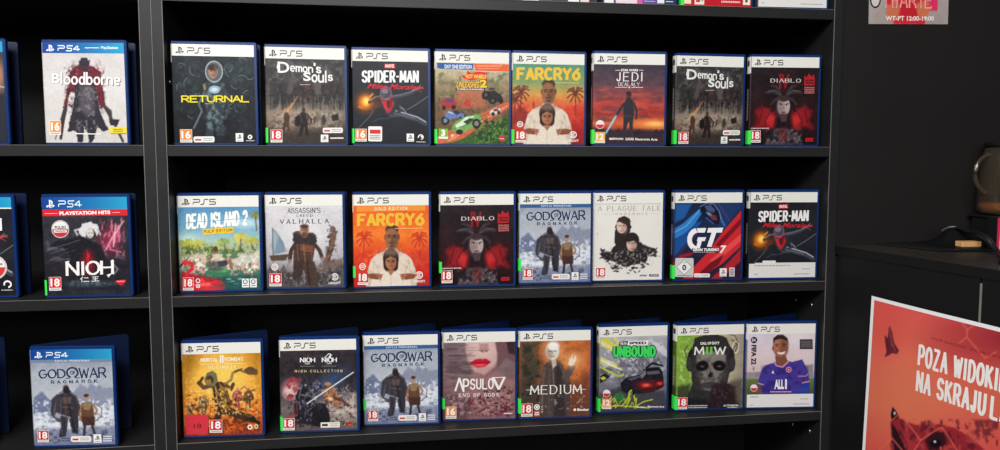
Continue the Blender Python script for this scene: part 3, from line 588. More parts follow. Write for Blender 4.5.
def art_pool():
    a = Art([(28,40),(348,43),(355,408),(40,413)])
    a.grad([(80,(84,136,178)),(160,(112,164,192)),(220,(160,190,182)),(280,(160,164,128)),(330,(70,112,92)),(412,(34,72,72))]).nz(30,7,2)
    a.el(300,150,70,18,(226,236,236),soft=24,a=.6); a.el(60,210,50,20,(220,232,230),soft=24,a=.5)
    def palm(x, y, r, c, seed):
        rnd = random.Random(seed)
        a.ln([(x, y), (x+4, y+60)], 5, (110,88,60))
        for k in range(11):
            t = R(k*33+rnd.uniform(-10,10)); rr = r*rnd.uniform(.75,1.1)
            cc = [q+rnd.uniform(-18,22) for q in c]
            a.ln([(x, y), (x+math.cos(t)*rr*.6, y+math.sin(t)*rr*.4-r*.12), (x+math.cos(t)*rr, y+math.sin(t)*rr*.6+r*.1)], r*.2, cc, soft=4)
    palm(62,228,32,(150,160,60),1); palm(100,232,34,(182,176,70),2); palm(212,222,24,(120,150,80),3); palm(276,205,30,(196,184,80),4); palm(336,120,24,(120,130,60),5); palm(320,220,30,(170,166,84),6); palm(150,250,20,(96,130,70),7); a.patch(10,(70,100,50),61,.46,.62,.8,box=(36,225,352,300)); a.patch(9,(190,184,84),62,.52,.64,.7,box=(36,205,352,290)); a.patch(8,(40,62,40),63,.5,.62,.7,box=(36,240,352,320))
    a.pg([(40,290),(110,262),(180,280),(260,270),(352,258),(352,330),(40,330)],(196,186,160),soft=14,rough=10); a.patch(12,(120,100,84),4,.5,.6,.8,box=(40,268,352,340)); a.patch(12,(226,150,150),14,.55,.62,.8,box=(60,280,352,360)); a.patch(10,(240,236,226),24,.55,.62,.8,box=(40,270,352,350)); a.patch(14,(70,110,70),34,.52,.6,.8,box=(40,250,352,330))
    a.el(190,340,52,15,(52,120,84)); a.el(190,334,38,8,(96,160,110)); a.patch(10,(30,70,66),11,.5,.6,.7,box=(150,350,352,412)); a.pg([(240,292),(348,262),(350,300),(250,318)],(214,212,204),soft=8,a=.7)
    a.ln([(176,258),(184,290),(200,312),(234,300),(240,324)],13,(150,100,76)); a.ln([(176,270),(152,288),(158,312)],7,(140,92,70)); a.el(178,250,9,11,(84,54,44)); a.pg([(166,272),(192,268),(204,308),(176,318)],(206,190,170),rough=2); a.pg([(186,300),(222,292),(226,312),(190,322)],(60,60,72))
    # red inflatable
    a.pg([(44,336),(110,352),(180,366),(214,392),(212,414),(40,414)],(176,34,44),soft=8,rough=8,a=.9); a.el(178,318,34,22,(52,60,58),soft=14,a=.7); a.ln([(62,300),(84,306),(86,326),(66,342),(56,366),(62,392)],14,(206,44,54)); a.el(58,302,14,11,(216,52,60)); a.ln([(46,306),(38,318)],6,(30,30,34)); a.el(150,394,72,17,(206,44,54)); a.el(140,388,50,7,(236,90,92),soft=5); a.el(182,384,26,12,(204,44,52)); a.pg([(100,372),(126,362),(140,384)],(220,60,64),rough=3)
    for k in range(7): a.el(230+k*15,368+(k%3)*9,9,3,(170,220,210),soft=4,a=.7)
    a.el(270,394,80,12,(30,84,84),soft=14,a=.8)
    a.tex(14); a.ps5(); w=(238,238,230)
    a.drw('DEAD ISLAND 2',65,116,303,167,w,thick=.25,thin=.2,gap=.16,aspect=.46,rise=-12)
    a.line([(62,146),(306,131)],2.2,(110,160,190)); a.quad([(127,172),(248,164),(250,187),(128,194)],(232,190,50)); a.drw('PULP EDITION',133,177,244,187,(70,60,40),thick=.2,gap=.45,rise=-6,aspect=.8)
    a.rating(49,360,91,410,'18',PEGI); a.ring(108,373,9,3,Wt); a.rect(101,388,116,400,Wt); a.faint(103,390,114,398,(60,90,80),2)
    for x in (282,313): a.rect(x,367,x+27,401,(232,230,228)); a.ring(x+13,379,9,3,K); a.faint(x+4,391,x+23,397,(60,60,60))
    return a

def art_longship():
    a = Art([(40,38),(342,42),(345,398),(50,400)])
    a.grad([(80,(208,204,206)),(200,(196,194,198)),(290,(170,166,170)),(330,(128,122,122)),(400,(84,80,82))]).nz(40,8,2).nz(12,6,7)
    a.el(190,215,90,90,(226,222,222),soft=80,a=.5)
    a.pg([(70,172),(84,180),(112,225),(120,262),(72,272),(64,240)],(118,140,156)); a.pg([(70,172),(84,180),(92,196),(74,270),(66,240)],(150,166,178),soft=6); a.ln([(68,168),(72,300)],3,(90,80,74)); a.ln([(68,170),(128,262)],1.4,(110,104,100)); a.pg([(56,276),(134,270),(120,296),(64,296)],(84,68,58),soft=4)
    a.ln([(262,330),(284,290),(300,240),(306,200)],22,(112,88,78)); a.ln([(296,196),(318,188)],12,(120,96,84)); a.el(304,178,12,14,(118,94,82)); a.ln([(300,168),(290,160)],4,(100,78,70)); a.pg([(290,196),(282,210),(296,214)],(110,86,76)); a.patch(8,(66,50,46),9,.5,.58,.8,box=(270,170,322,320))
    a.pg([(240,330),(262,300),(345,290),(345,400),(230,400)],(108,88,80),soft=10,rough=6,a=.8)
    for x, h in [(60,330),(88,338),(112,326),(140,345),(262,345),(290,330),(318,335),(336,320)]: person(a,x,h-14,60,(74,68,68),(96,84,80),soft=4)
    a.pg([(50,352),(140,342),(250,352),(345,340),(345,402),(50,402)],(78,72,74),soft=14,rough=8); a.patch(10,(150,144,146),5,.54,.62,.6,box=(50,320,345,402)); a.patch(9,(48,44,46),25,.54,.62,.7,box=(50,330,345,402))
    c=(72,52,46)
    a.pg([(166,210),(216,206),(236,232),(232,262),(226,300),(246,400),(206,392),(190,330),(160,360),(152,330),(150,270),(154,236)],c,rough=2); a.ln([(162,226),(142,256),(136,292)],16,(66,48,44)); a.ln([(226,226),(252,258),(262,286)],15,(66,48,44)); a.el(136,298,7,8,(150,110,92)); a.el(264,290,7,8,(150,110,92)); a.ln([(138,296),(118,330)],4,(120,120,126)); a.ln([(264,292),(262,330),(244,324)],4,(130,130,136))
    a.pg([(148,186),(170,180),(190,200),(214,184),(238,196),(244,226),(222,236),(190,224),(160,232),(146,214)],(52,46,50),rough=5,soft=3); a.pg([(178,232),(228,240),(226,276),(178,268)],(120,72,54),soft=3); a.ln([(174,262),(226,270)],5,(52,36,32)); a.ln([(182,300),(172,350)],14,(60,46,42)); a.ln([(164,232),(170,300),(160,350)],4,(112,88,76),soft=3,a=.8); a.ln([(222,238),(222,300),(236,380)],4,(104,80,68),soft=3,a=.8); a.ln([(190,236),(196,300)],4,(150,110,84),soft=3,a=.7); a.ln([(204,300),(214,390)],6,(40,30,30),soft=4,a=.8); a.pg([(150,300),(180,296),(190,330),(176,372),(150,366)],(60,46,44),soft=4,a=.9); a.pg([(208,296),(232,300),(250,360),(244,398),(222,396)],(70,54,48),soft=4,a=.9); a.ln([(152,190),(166,184),(178,196)],4,(96,88,92),soft=3); a.ln([(214,190),(230,192),(240,210)],4,(90,82,86),soft=3)
    a.el(193,180,17,23,(164,126,108)); a.el(200,180,10,20,(128,92,78),soft=8,a=.6); a.el(193,164,17,9,(84,58,44),soft=4); a.el(194,198,13,12,(104,70,50),soft=4); a.ln([(184,178),(190,178)],2.5,(50,36,34)); a.ln([(196,178),(203,178)],2.5,(50,36,34))
    a.tex(12); a.ps5(); d=(58,54,56)
    a.drw("ASSASSIN'S",128,92,256,111,d,thick=.16,thin=.1,serif=.1,gap=.2); a.drw('CREED',163,117,225,126,d,thick=.16,thin=.1,serif=.08,gap=.34); a.drw('VALHALLA',99,136,288,152,d,thick=.16,thin=.1,serif=.12,gap=.55)
    a.ring(78,320,14,4,(228,216,214)); a.disc(78,320,8,8,(228,216,214)); a.faint(72,316,84,324,(140,60,60),2); a.rating(57,345,104,394,'18',(200,36,48)); a.swirl(311,361,14); return a

def art_warriors(corners=None, hdr='ps5'):
    src=[(38,52),(315,58),(310,398),(40,402)]
    a = Art(src)
    a.grad([(95,(140,146,162)),(150,(168,172,182)),(230,(180,184,192)),(290,(202,204,208)),(340,(166,170,178)),(400,(92,98,112))]).nz(34,14,2,(1,1,1.1))
    a.pg([(176,216),(206,180),(226,196),(256,164),(280,200),(315,196),(315,260),(160,262)],(134,140,158),soft=6,rough=5); a.pg([(246,184),(256,166),(268,186),(258,194)],(184,190,206),soft=7,rough=3)
    a.pg([(40,230),(70,206),(100,238),(140,246),(140,300),(40,300)],(108,116,144),soft=6,rough=6); a.pg([(40,290),(120,272),(200,290),(315,262),(315,330),(40,340)],(206,210,220),soft=8,rough=6); a.patch(12,(120,126,142),9,.5,.6,.8,sx=.7,sy=1.4,box=(40,260,315,400)); a.patch(10,(228,230,236),19,.55,.62,.7,box=(40,230,315,380))
    a.pg([(40,350),(120,340),(220,350),(315,330),(315,402),(40,402)],(120,128,156),soft=14,rough=8,a=.8); a.patch(9,(58,64,88),29,.53,.6,.7,sx=.6,box=(40,340,315,402))
    # broad cloaked fighter and a slim young one, both plain
    c=(50,48,56)
    a.pg([(128,215),(150,202),(170,206),(186,222),(194,262),(192,320),(188,360),(170,358),(160,300),(146,370),(124,372),(134,310),(108,300),(104,280),(114,250)],c,rough=3); a.pg([(104,236),(126,214),(140,240),(130,290),(142,320),(120,318),(98,292)],(60,56,64),soft=3,rough=4)
    a.ln([(184,226),(196,262),(190,292)],11,(58,52,56)); a.ln([(186,222),(198,258)],2,(130,126,136),a=.7); a.pg([(140,228),(172,228),(168,252),(144,252)],(92,76,74),soft=4); a.ln([(134,262),(176,268)],4,(96,74,58)); a.ln([(150,214),(160,250)],5,(84,60,54)); a.ln([(130,290),(166,304)],3.4,(150,156,176)); a.ln([(122,300),(176,270)],2.5,(90,70,60)); a.el(155,197,11,14,(104,86,82)); a.el(155,204,9,9,(50,42,44),soft=3); a.ln([(118,250),(110,290),(126,316)],5,(96,92,104),soft=4,a=.8); a.ln([(136,240),(132,300),(134,362)],4,(88,84,96),soft=3,a=.7); a.ln([(162,256),(170,310),(178,352)],5,(34,30,36),soft=3); a.ln([(150,262),(152,330)],5,(84,70,70),soft=3,a=.8); a.pg([(142,206),(150,190),(162,190),(170,206),(164,214),(148,214)],(40,36,42),soft=2); a.ln([(128,218),(144,210)],5,(120,116,128),soft=3); a.ln([(172,212),(184,222)],5,(112,104,112),soft=3); a.pg([(118,282),(134,292),(128,306),(112,298)],(150,154,168),soft=2)
    a.pg([(206,250),(240,248),(246,290),(242,316),(200,316),(202,282)],(96,66,48)); a.pg([(200,300),(248,300),(246,330),(206,332)],(70,44,42)); a.ln([(213,326),(208,366)],9,(56,46,50)); a.ln([(236,326),(244,366)],9,(56,46,50)); a.ln([(206,256),(196,290),(200,312)],7,(136,104,80)); a.ln([(240,254),(256,276),(250,292)],7,(150,116,88)); a.pg([(208,250),(240,250),(232,276),(212,276)],(138,114,84),soft=3); a.el(222,233,9,12,(170,134,116)); a.el(222,224,9,6,(70,48,42)); a.ring if False else None
    a.ln([(258,258),(272,272),(268,300),(244,318)],2.2,(70,54,50)); a.ln([(258,258),(244,318)],1,(120,120,130),a=.6)
    a.tex(12)
    if hdr=='ps5': a.ps5(); a.rect(0,.118,1,.158,(52,92,140),True); a.drw('EDYCJA PREMIEROWA',.3,.130,.72,.146,(206,216,230),thick=.22,gap=.4,uv=True)
    else: a.ps4(); a.rect(0,.105,1,.135,(116,128,150),True); a.drw('EDYCJA PREMIEROWA',.3,.112,.72,.127,(206,216,230),thick=.22,gap=.4,uv=True)
    d=(46,56,84); l=(206,214,228)
    for ox, oy, c in ((1.6,1.8,l),(0,0,d)):
        a.drw('GOD',66+ox,128+oy,155+ox,158+oy,c,thick=.25,thin=.16,gap=.22,serif=.08,aspect=1.0); a.drw('WAR',204+ox,126+oy,293+ox,160+oy,c,thick=.25,thin=.16,gap=.18,serif=.08,aspect=1.0)
        a.ring(180+ox,140+oy,22,7,c,110,430,ry=21); a.line([(158+ox,160+oy),(170+ox,160+oy)],4,c); a.line([(190+ox,160+oy),(204+ox,160+oy)],4,c)
    a.txt('OF',172,133,189,147,d,bold=.02); a.drw('RAGNARÖK',106,167,262,178,d,thick=.2,thin=.14,gap=.8,serif=.06); a.rating(51,347,89,389,'18',PEGI)
    a.pill(164,368,232,389); a.badge(240,362,266,392); a.faint(272,366,300,390,(225,228,232),3,5); a.faint(130,372,160,388,(90,96,120),2,8); return a

def art_rats():
    a = Art([(50,52),(322,52),(320,390),(52,390)], bg=(222,218,210)); a.nz(60,4,2)
    a.pg([(150,228),(176,205),(205,212),(226,240),(262,262),(300,268),(296,282),(260,290),(264,318),(222,330),(180,340),(140,322),(104,312),(78,290),(82,280),(118,282),(130,258)],(40,36,38),soft=5,rough=8); a.pg([(136,180),(148,150),(170,142),(192,152),(198,186),(186,220),(150,262),(132,250)],(46,36,36),soft=3,rough=4)
    a.el(160,182,20,27,(214,186,170)); a.el(172,186,12,24,(170,136,124),soft=8,a=.6); a.pg([(140,168),(158,150),(184,156),(186,200),(176,176),(150,164)],(54,40,38),soft=2); a.ln([(148,180),(157,179)],2.6,(70,50,46)); a.ln([(165,179),(173,181)],2.6,(70,50,46)); a.ln([(160,182),(160,192)],2.5,(180,148,134),soft=3); a.ln([(154,200),(166,200)],3,(168,90,86))
    a.el(202,238,28,32,(40,32,32)); a.el(200,252,20,26,(206,176,160)); a.el(210,254,12,22,(160,128,116),soft=8,a=.6); a.pg([(178,240),(190,222),(220,228),(224,254),(208,238),(186,244)],(42,34,34),soft=2); a.ln([(188,248),(197,247)],2.8,(60,44,42)); a.ln([(205,247),(213,249)],2.8,(60,44,42)); a.ln([(194,270),(207,270)],3,(160,90,84)); a.ln([(200,252),(200,260)],2.5,(176,144,130),soft=3)
    rnd = random.Random(5)
    for _ in range(85):
        t = rnd.random(); x = 80+rnd.random()*220; d = abs(x-185)/115; y = 268+rnd.random()*(100*(1-d)**.6+16)
        s = rnd.uniform(4,8); r = rnd.uniform(-50,50); a.el(x,y,s*1.1,s*.5,(34,30,32),rot=r,a=.9); a.ln([(x,y),(x+s*1.8*math.cos(R(r+180)),y+s*1.8*math.sin(R(r+180)))],1,(70,60,60),a=.7)
    a.patch(7,(150,140,136),9,.58,.64,.7,box=(90,262,290,350)); a.el(66,210,3,5,(190,186,180)); a.el(310,300,3,4,(170,166,160))
    a.ps5(); a.line([(.04,.125),(.97,.125)],.004,(150,145,138),True); a.drw('A PLAGUE TALE',68,103,313,121,(142,134,124),thick=.12,thin=.07,serif=.1,gap=.42); a.drw('INNOCENCE',124,130,262,137,(160,152,142),thick=.14,gap=.7); a.line([(80,134),(116,134)],1,(190,180,170)); a.line([(270,134),(304,134)],1,(190,180,170))
    a.rating(61,341,99,384,'18',(200,36,48)); a.txt('ASOBO',232,370,262,377,K,bold=.04); a.txt('FOCUS',270,369,308,379,K,bold=.06); return a

def art_stripes():
    a = Art([(52,50),(318,50),(315,382),(55,388)])
    a.grad([(85,(22,36,66)),(200,(28,40,72)),(380,(44,26,44))]).nz(26,10,3,(.7,.9,1.2))
    b1=(44,118,190)
    a.pg([(55,190),(90,168),(120,140),(152,112),(160,130),(130,178),(92,212),(55,232)],b1,soft=4); a.pg([(55,236),(100,206),(140,168),(162,160),(110,240),(55,300)],(26,74,140),soft=4); a.pg([(55,96),(120,94),(90,150),(55,168)],(32,84,150),soft=8); a.ln([(55,205),(100,180),(150,120)],3,(130,190,230),a=.8); a.ln([(55,310),(110,250),(150,200)],3,(90,60,110),a=.8)
    a.pg([(190,92),(314,92),(314,110),(240,200),(196,150)],(30,52,96),soft=4); a.ln([(205,100),(250,180)],8,(54,104,160),soft=5); a.ln([(225,96),(268,160)],4,(80,60,120),soft=4)
    r=(196,40,48)
    a.pg([(314,120),(314,262),(240,330),(150,385),(90,385),(180,290),(246,200)],r,soft=3); a.pg([(314,150),(314,176),(232,262),(214,256)],(120,20,34),soft=3); a.pg([(314,212),(314,240),(226,318),(190,320)],(232,80,80),soft=4,a=.8); a.pg([(130,385),(200,322),(250,290),(230,330),(160,385)],(110,20,34),soft=4); a.pg([(240,385),(314,300),(314,385)],(56,24,40),soft=5); a.pg([(314,270),(260,330),(200,385),(240,385),(314,318)],(170,34,44),soft=4); a.ln([(55,330),(80,300),(120,290)],12,(150,30,44),soft=5)
    a.pg([(150,100),(176,90),(206,94),(226,120),(234,150),(226,176),(202,170),(172,146),(152,124)],(18,22,42),soft=2); a.pg([(168,102),(192,98),(212,118),(206,130),(180,122)],(66,80,120),soft=3); a.pg([(186,140),(214,138),(222,160),(202,158)],(110,50,60),soft=4); a.ln([(152,106),(176,92),(206,96),(228,124),(235,152)],2.6,(150,180,220),a=.8); a.el(188,134,12,5,(120,140,180),soft=5,rot=30); a.ln([(176,148),(206,172)],3,(60,110,190))
    a.ps5(); w=(236,234,234)
    # big slanted monogram, then its words
    a.quad([(141,190),(178,189),(172,207),(146,207)],w); P=arc(142,234,38,45,-100,-262,12); Q=arc(150,234,28,28,-262,-100,12); n=len(P); a._put(happ(a.H,P+Q),[(i,i+1,2*n-2-i,2*n-1-i) for i in range(n-1)],w,True)
    a.quad([(136,276),(150,225),(166,225),(152,276)],w); a.quad([(146,225),(178,225),(173,240),(142,240)],w)
    a.quad([(186,189),(245,188),(239,207),(181,207)],w); a.quad([(200,206),(218,206),(200,262),(182,262)],w)
    a.rect(124,268,228,285,(40,26,44)); a.txt('GRAN TURISMO',126,268,228,279,w,bold=.05,shear=.2); a.txt('7',231,257,253,287,w,bold=.04,shear=.2); a.faint(128,281,214,285,(200,190,190))
    a.rrect(59,306,131,379,5,(196,196,194)); a.quad([(95,312),(126,341),(95,370),(64,341)],(228,228,226)); a.line([(95,312),(126,341),(95,370),(64,341),(95,312)],2,(120,120,120)); a.txt('0',87,331,103,354,(60,60,60),bold=.04); a.faint(88,322,104,326,(90,90,90)); a.faint(66,371,124,377,(110,110,110),1)
    a.pill(134,365,196,380,(200,190,190)); a.badge(234,345,261,376); a.rect(271,342,292,376,(206,200,204)); a.faint(274,346,289,372,(70,50,60),4); return a

def art_hooded():
    a = Art([(45,72),(353,66),(363,430),(58,433)])
    a.grad([(110,(206,134,36)),(180,(230,158,44)),(260,(228,148,48)),(340,(214,108,40)),(430,(136,48,28))]).nz(30,16,2,(1,.8,.4))
    a.el(205,215,110,100,(246,214,110),soft=110,a=.7); a.pg([(45,70),(110,110),(75,220),(45,300)],(120,84,26),soft=50,a=.6); a.pg([(355,90),(310,140),(355,260)],(140,96,30),soft=50,a=.5)
    a.patch(16,(236,110,40),4,.52,.62,.7,box=(50,300,360,432)); a.patch(13,(90,40,26),14,.52,.6,.7,box=(50,330,360,432)); a.patch(9,(250,190,90),8,.58,.64,.6,box=(50,180,360,380))
    d=(78,56,36)
    # smaller fighters around
    a.ln([(140,300),(96,330),(60,318)],9,(120,92,58)); person(a,130,272,86,(124,100,70),(170,130,90),soft=3,wide=1.2); person(a,262,244,92,(150,74,70),(190,140,110),soft=3,wide=1.1); a.ln([(262,262),(290,242),(300,252)],6,(170,110,90)); person(a,306,248,84,(96,66,44),(150,110,80),soft=3,wide=1.2); a.ln([(300,262),(330,256)],7,(110,78,50)); a.ln([(120,320),(70,344)],8,(100,70,44)); person(a,80,296,70,(110,80,50),(150,110,80),soft=4)
    # hooded fighter lunging
    a.pg([(160,225),(205,222),(222,250),(236,300),(232,345),(200,352),(176,320),(168,270)],(58,44,36),rough=3); a.ln([(214,330),(262,352),(322,372)],30,(64,46,36)); a.ln([(318,370),(348,386)],14,(40,30,28)); a.ln([(196,334),(180,372),(186,402)],24,(60,44,36)); a.ln([(168,236),(130,244),(112,226)],17,(92,68,44)); a.ln([(112,228),(126,206)],11,(80,60,40)); a.ln([(212,232),(238,252),(246,232)],14,(84,62,42)); a.pg([(190,225),(214,250),(226,340),(206,330)],(150,110,44),soft=3); a.ln([(176,250),(230,330)],5,(166,124,52)); a.ln([(170,290),(240,300)],8,(100,66,38)); a.ln([(176,240),(184,300),(206,344)],4,(190,146,74),soft=3,a=.9); a.ln([(216,240),(228,300)],3,(176,130,70),soft=3,a=.8); a.ln([(222,330),(262,344),(318,362)],4,(112,86,60),soft=3,a=.9); a.patch(7,(250,206,120),46,.6,.68,.8,box=(60,240,355,360)); a.patch(8,(60,36,24),47,.58,.66,.7,box=(60,260,355,420))
    a.pg([(132,214),(142,188),(164,178),(180,190),(186,220),(170,240),(140,236)],(112,106,76)); a.el(154,214,15,17,(70,56,42)); a.pg([(138,216),(156,212),(162,232),(142,232)],(150,118,56),soft=2)
    a.ln([(214,232),(238,214),(244,188),(270,176),(306,190),(340,186)],9,(112,88,58)); a.ln([(214,230),(238,212),(246,186),(270,172),(306,186),(340,182)],2.5,(214,190,130),a=.8); a.pg([(286,176),(312,162),(344,176),(340,196),(306,196)],(96,72,50),rough=2); a.ln([(250,182),(282,172)],4,(60,46,36))
    a.tex(16); a.ps5(); w=(238,232,214)
    a.drw('MORTAL',119,130,187,143,w,thick=.22,thin=.18,gap=.2,aspect=.7); a.drw('KOMBAT',213,127,285,140,w,thick=.22,thin=.18,gap=.2,aspect=.7); 
    for x in (193,202): a.quad([(x,118),(x+6,118),(x+6,148),(x,148)],w)
    a.drw('ULTIMATE',150,160,258,170,(240,226,180),thick=.2,gap=.6); a.line([(118,153),(190,152)],1.4,w); a.line([(210,152),(286,150)],1.4,w)
    a.rect(62,350,148,426,(208,52,66)); a.txt('18',92,384,122,403,(120,34,44),bold=.02); a.rating(154,371,203,421,'18',PEGI); a.disc(313,402,10,10,Wt); a.disc(313,402,5,5,(160,80,40)); a.disc(338,400,8,10,(226,190,140)); a.disc(338,400,3,5,(150,80,40)); return a

def art_duel():
    a = Art([(38,57),(335,52),(343,412),(47,415)])
    a.grad([(90,(48,44,48)),(200,(46,42,48)),(260,(66,62,72)),(330,(110,100,100)),(412,(92,80,78))]).nz(30,12,2).nz(10,8,5)
    a.el(280,330,70,60,(176,160,148),soft=60,a=.7); a.patch(22,(206,196,186),6,.54,.64,.7,box=(200,260,343,400)); a.pg([(160,250),(240,180),(300,170),(250,260)],(60,84,130),soft=50,a=.7)
    a.el(84,250,34,38,(196,120,118),soft=26,a=.9); a.el(78,262,26,26,(224,200,200),soft=20,a=.8); a.patch(9,(150,40,46),4,.5,.6,.8,box=(55,195,125,300)); a.ln([(66,230),(92,205),(118,214)],6,(170,44,48),soft=6)
    a.pg([(112,240),(128,214),(156,212),(166,240),(158,270),(176,310),(196,372),(150,392),(100,380),(92,330),(100,280)],(34,32,40),rough=5); a.ln([(124,232),(112,280),(118,330)],5,(104,104,122),soft=3,a=.8); a.ln([(150,226),(156,262)],5,(120,120,138),soft=3,a=.8); a.ln([(140,262),(130,310),(150,350)],5,(78,76,90),soft=3,a=.8); a.ln([(100,290),(108,350)],4,(120,60,62),soft=3,a=.8); a.patch(9,(132,128,140),48,.56,.68,.7,box=(92,210,240,390)); a.patch(9,(196,176,160),49,.58,.68,.7,box=(150,230,343,400)); a.patch(8,(30,26,32),50,.56,.66,.7,box=(60,230,343,410)); a.el(142,232,14,16,(54,52,62)); a.ln([(126,220),(114,200)],4,(80,78,90)); a.el(138,234,4,3,(170,160,160)); a.patch(8,(170,50,52),17,.57,.62,.7,box=(55,320,110,390))
    a.pg([(200,262),(226,240),(256,246),(262,272),(278,310),(262,330),(240,300),(216,290)],(168,120,88),rough=3); a.el(232,240,12,14,(120,84,66)); a.el(224,230,12,7,(176,130,84)); a.ln([(244,284),(282,296),(306,318)],12,(92,60,50)); a.patch(6,(90,50,44),27,.52,.6,.8,box=(200,245,285,330))
    a.pg([(168,330),(188,302),(214,306),(230,340),(236,398),(160,398)],(30,28,34),rough=4); a.el(194,318,11,13,(44,42,50)); a.ln([(130,316),(325,185)],4.5,(196,206,226),soft=4); a.ln([(130,316),(325,185)],1.6,(242,246,252)); a.ln([(122,322),(140,308)],6,(60,54,54)); a.el(236,288,9,7,(255,214,150),soft=10,a=.9)
    a.tex(13); a.ps5(); w=(232,230,228)
    for x, l in ((117,0),(202,1)):
        a.drw('NIOH',x,127,x+57,143,w,thick=.24,thin=.16,gap=.12,aspect=.9,serif=.08); a.quad([(x+24,126),(x+32,114),(x+37,128)],(140,50,50) if not l else w); a.faint(x+18,146,x+38,152,w,2,3+l); a.faint(x,158,x+56,161,(150,146,146),1,5+l)
        if l: a.line([(x+8,128),(x+26,110),(x+40,118),(x+30,110)],2.5,w)
    a.drw('NIOH COLLECTION',97,174,282,183,(214,190,140),thick=.2,gap=.7,aspect=.8); a.rating(51,364,96,411,'18',(205,40,50)); a.rect(198,382,273,403,(226,224,214)); a.rect(203,388,226,397,(60,56,56)); a.faint(236,385,268,400,(170,170,150),2); a.rect(302,380,323,392,(190,40,44)); return a

def art_lips():
    a = Art([(52,65),(332,65),(330,405),(55,410)])
    a.grad([(100,(116,96,100)),(200,(120,98,100)),(280,(128,96,98)),(405,(96,62,68))]).nz(30,12,2)
    a.pg([(138,95),(290,95),(276,160),(250,205),(214,236),(178,226),(150,190),(140,150)],(196,160,156),soft=12); a.el(206,130,46,40,(216,184,178),soft=40,a=.8); a.pg([(252,95),(332,95),(332,190),(296,170),(262,210),(262,150)],(110,76,80),soft=8); a.pg([(296,95),(332,95),(332,160),(306,150)],(56,36,42),soft=8)
    a.pg([(196,112),(226,112),(232,138),(212,148),(192,140)],(176,134,130),soft=7); a.el(203,143,4,2.6,(110,66,66)); a.el(221,142,4,2.6,(110,66,66)); a.ln([(192,110),(198,138)],3,(160,118,116),soft=5,a=.7)
    a.pg([(152,190),(176,174),(196,170),(205,174),(218,170),(236,182),(236,188),(214,204),(188,206),(166,198)],(190,30,46),soft=2.5); a.ln([(156,189),(196,186),(234,186)],2.4,(96,14,26)); a.el(196,197,22,4,(232,90,100),soft=6); a.pg([(170,226),(214,238),(260,214),(300,250),(332,262),(332,410),(150,410),(130,300)],(150,110,108),soft=16,a=.7)
    for k in range(16):
        x = 60+(k*37)%120; y = 105+k*11; a.ln([(x-30,y),(x+50,y)],3+(k%3),(84,70,78) if k%2 else (150,126,128),soft=3,a=.45)
    a.patch(20,(70,56,64),3,.5,.62,.6,sx=.4,sy=2.2,box=(52,100,170,400)); a.patch(10,(96,30,44),7,.54,.62,.8,sx=.7,sy=1.2,box=(140,320,332,405)); a.patch(8,(70,24,36),17,.55,.6,.8,box=(180,270,332,405)); a.patch(9,(190,150,150),37,.57,.64,.6,box=(60,300,332,400))
    for k in range(9): a.ln([(184+k*7,206),(182+k*8,224+(k*7)%18)],1.4,(120,30,40),a=.6)
    a.tex(8); a.ps5(); w=(234,228,226); x=98
    a.drw('Λ',99,247,130,296,w,thick=.15,thin=.14,aspect=.6); a.drw('P',130,252,152,300,w,thick=.15,thin=.13,aspect=.5); a.drw('SULO',158,252,246,290,w,thick=.18,thin=.15,gap=.2,aspect=.55,rise=-1); a.drw('V',246,246,290,292,w,thick=.16,thin=.13,aspect=.7); a.line([(246,247),(292,245)],3,w)
    a.drw('END OF GODS',113,308,268,320,w,thick=.17,gap=.5,rise=-1,aspect=.8); a.rating(62,358,103,405,'16',(222,140,70)); a.txt('FUNCOM',286,384,320,392,w,bold=.03) if False else a.faint(286,383,320,391,w,1); return a

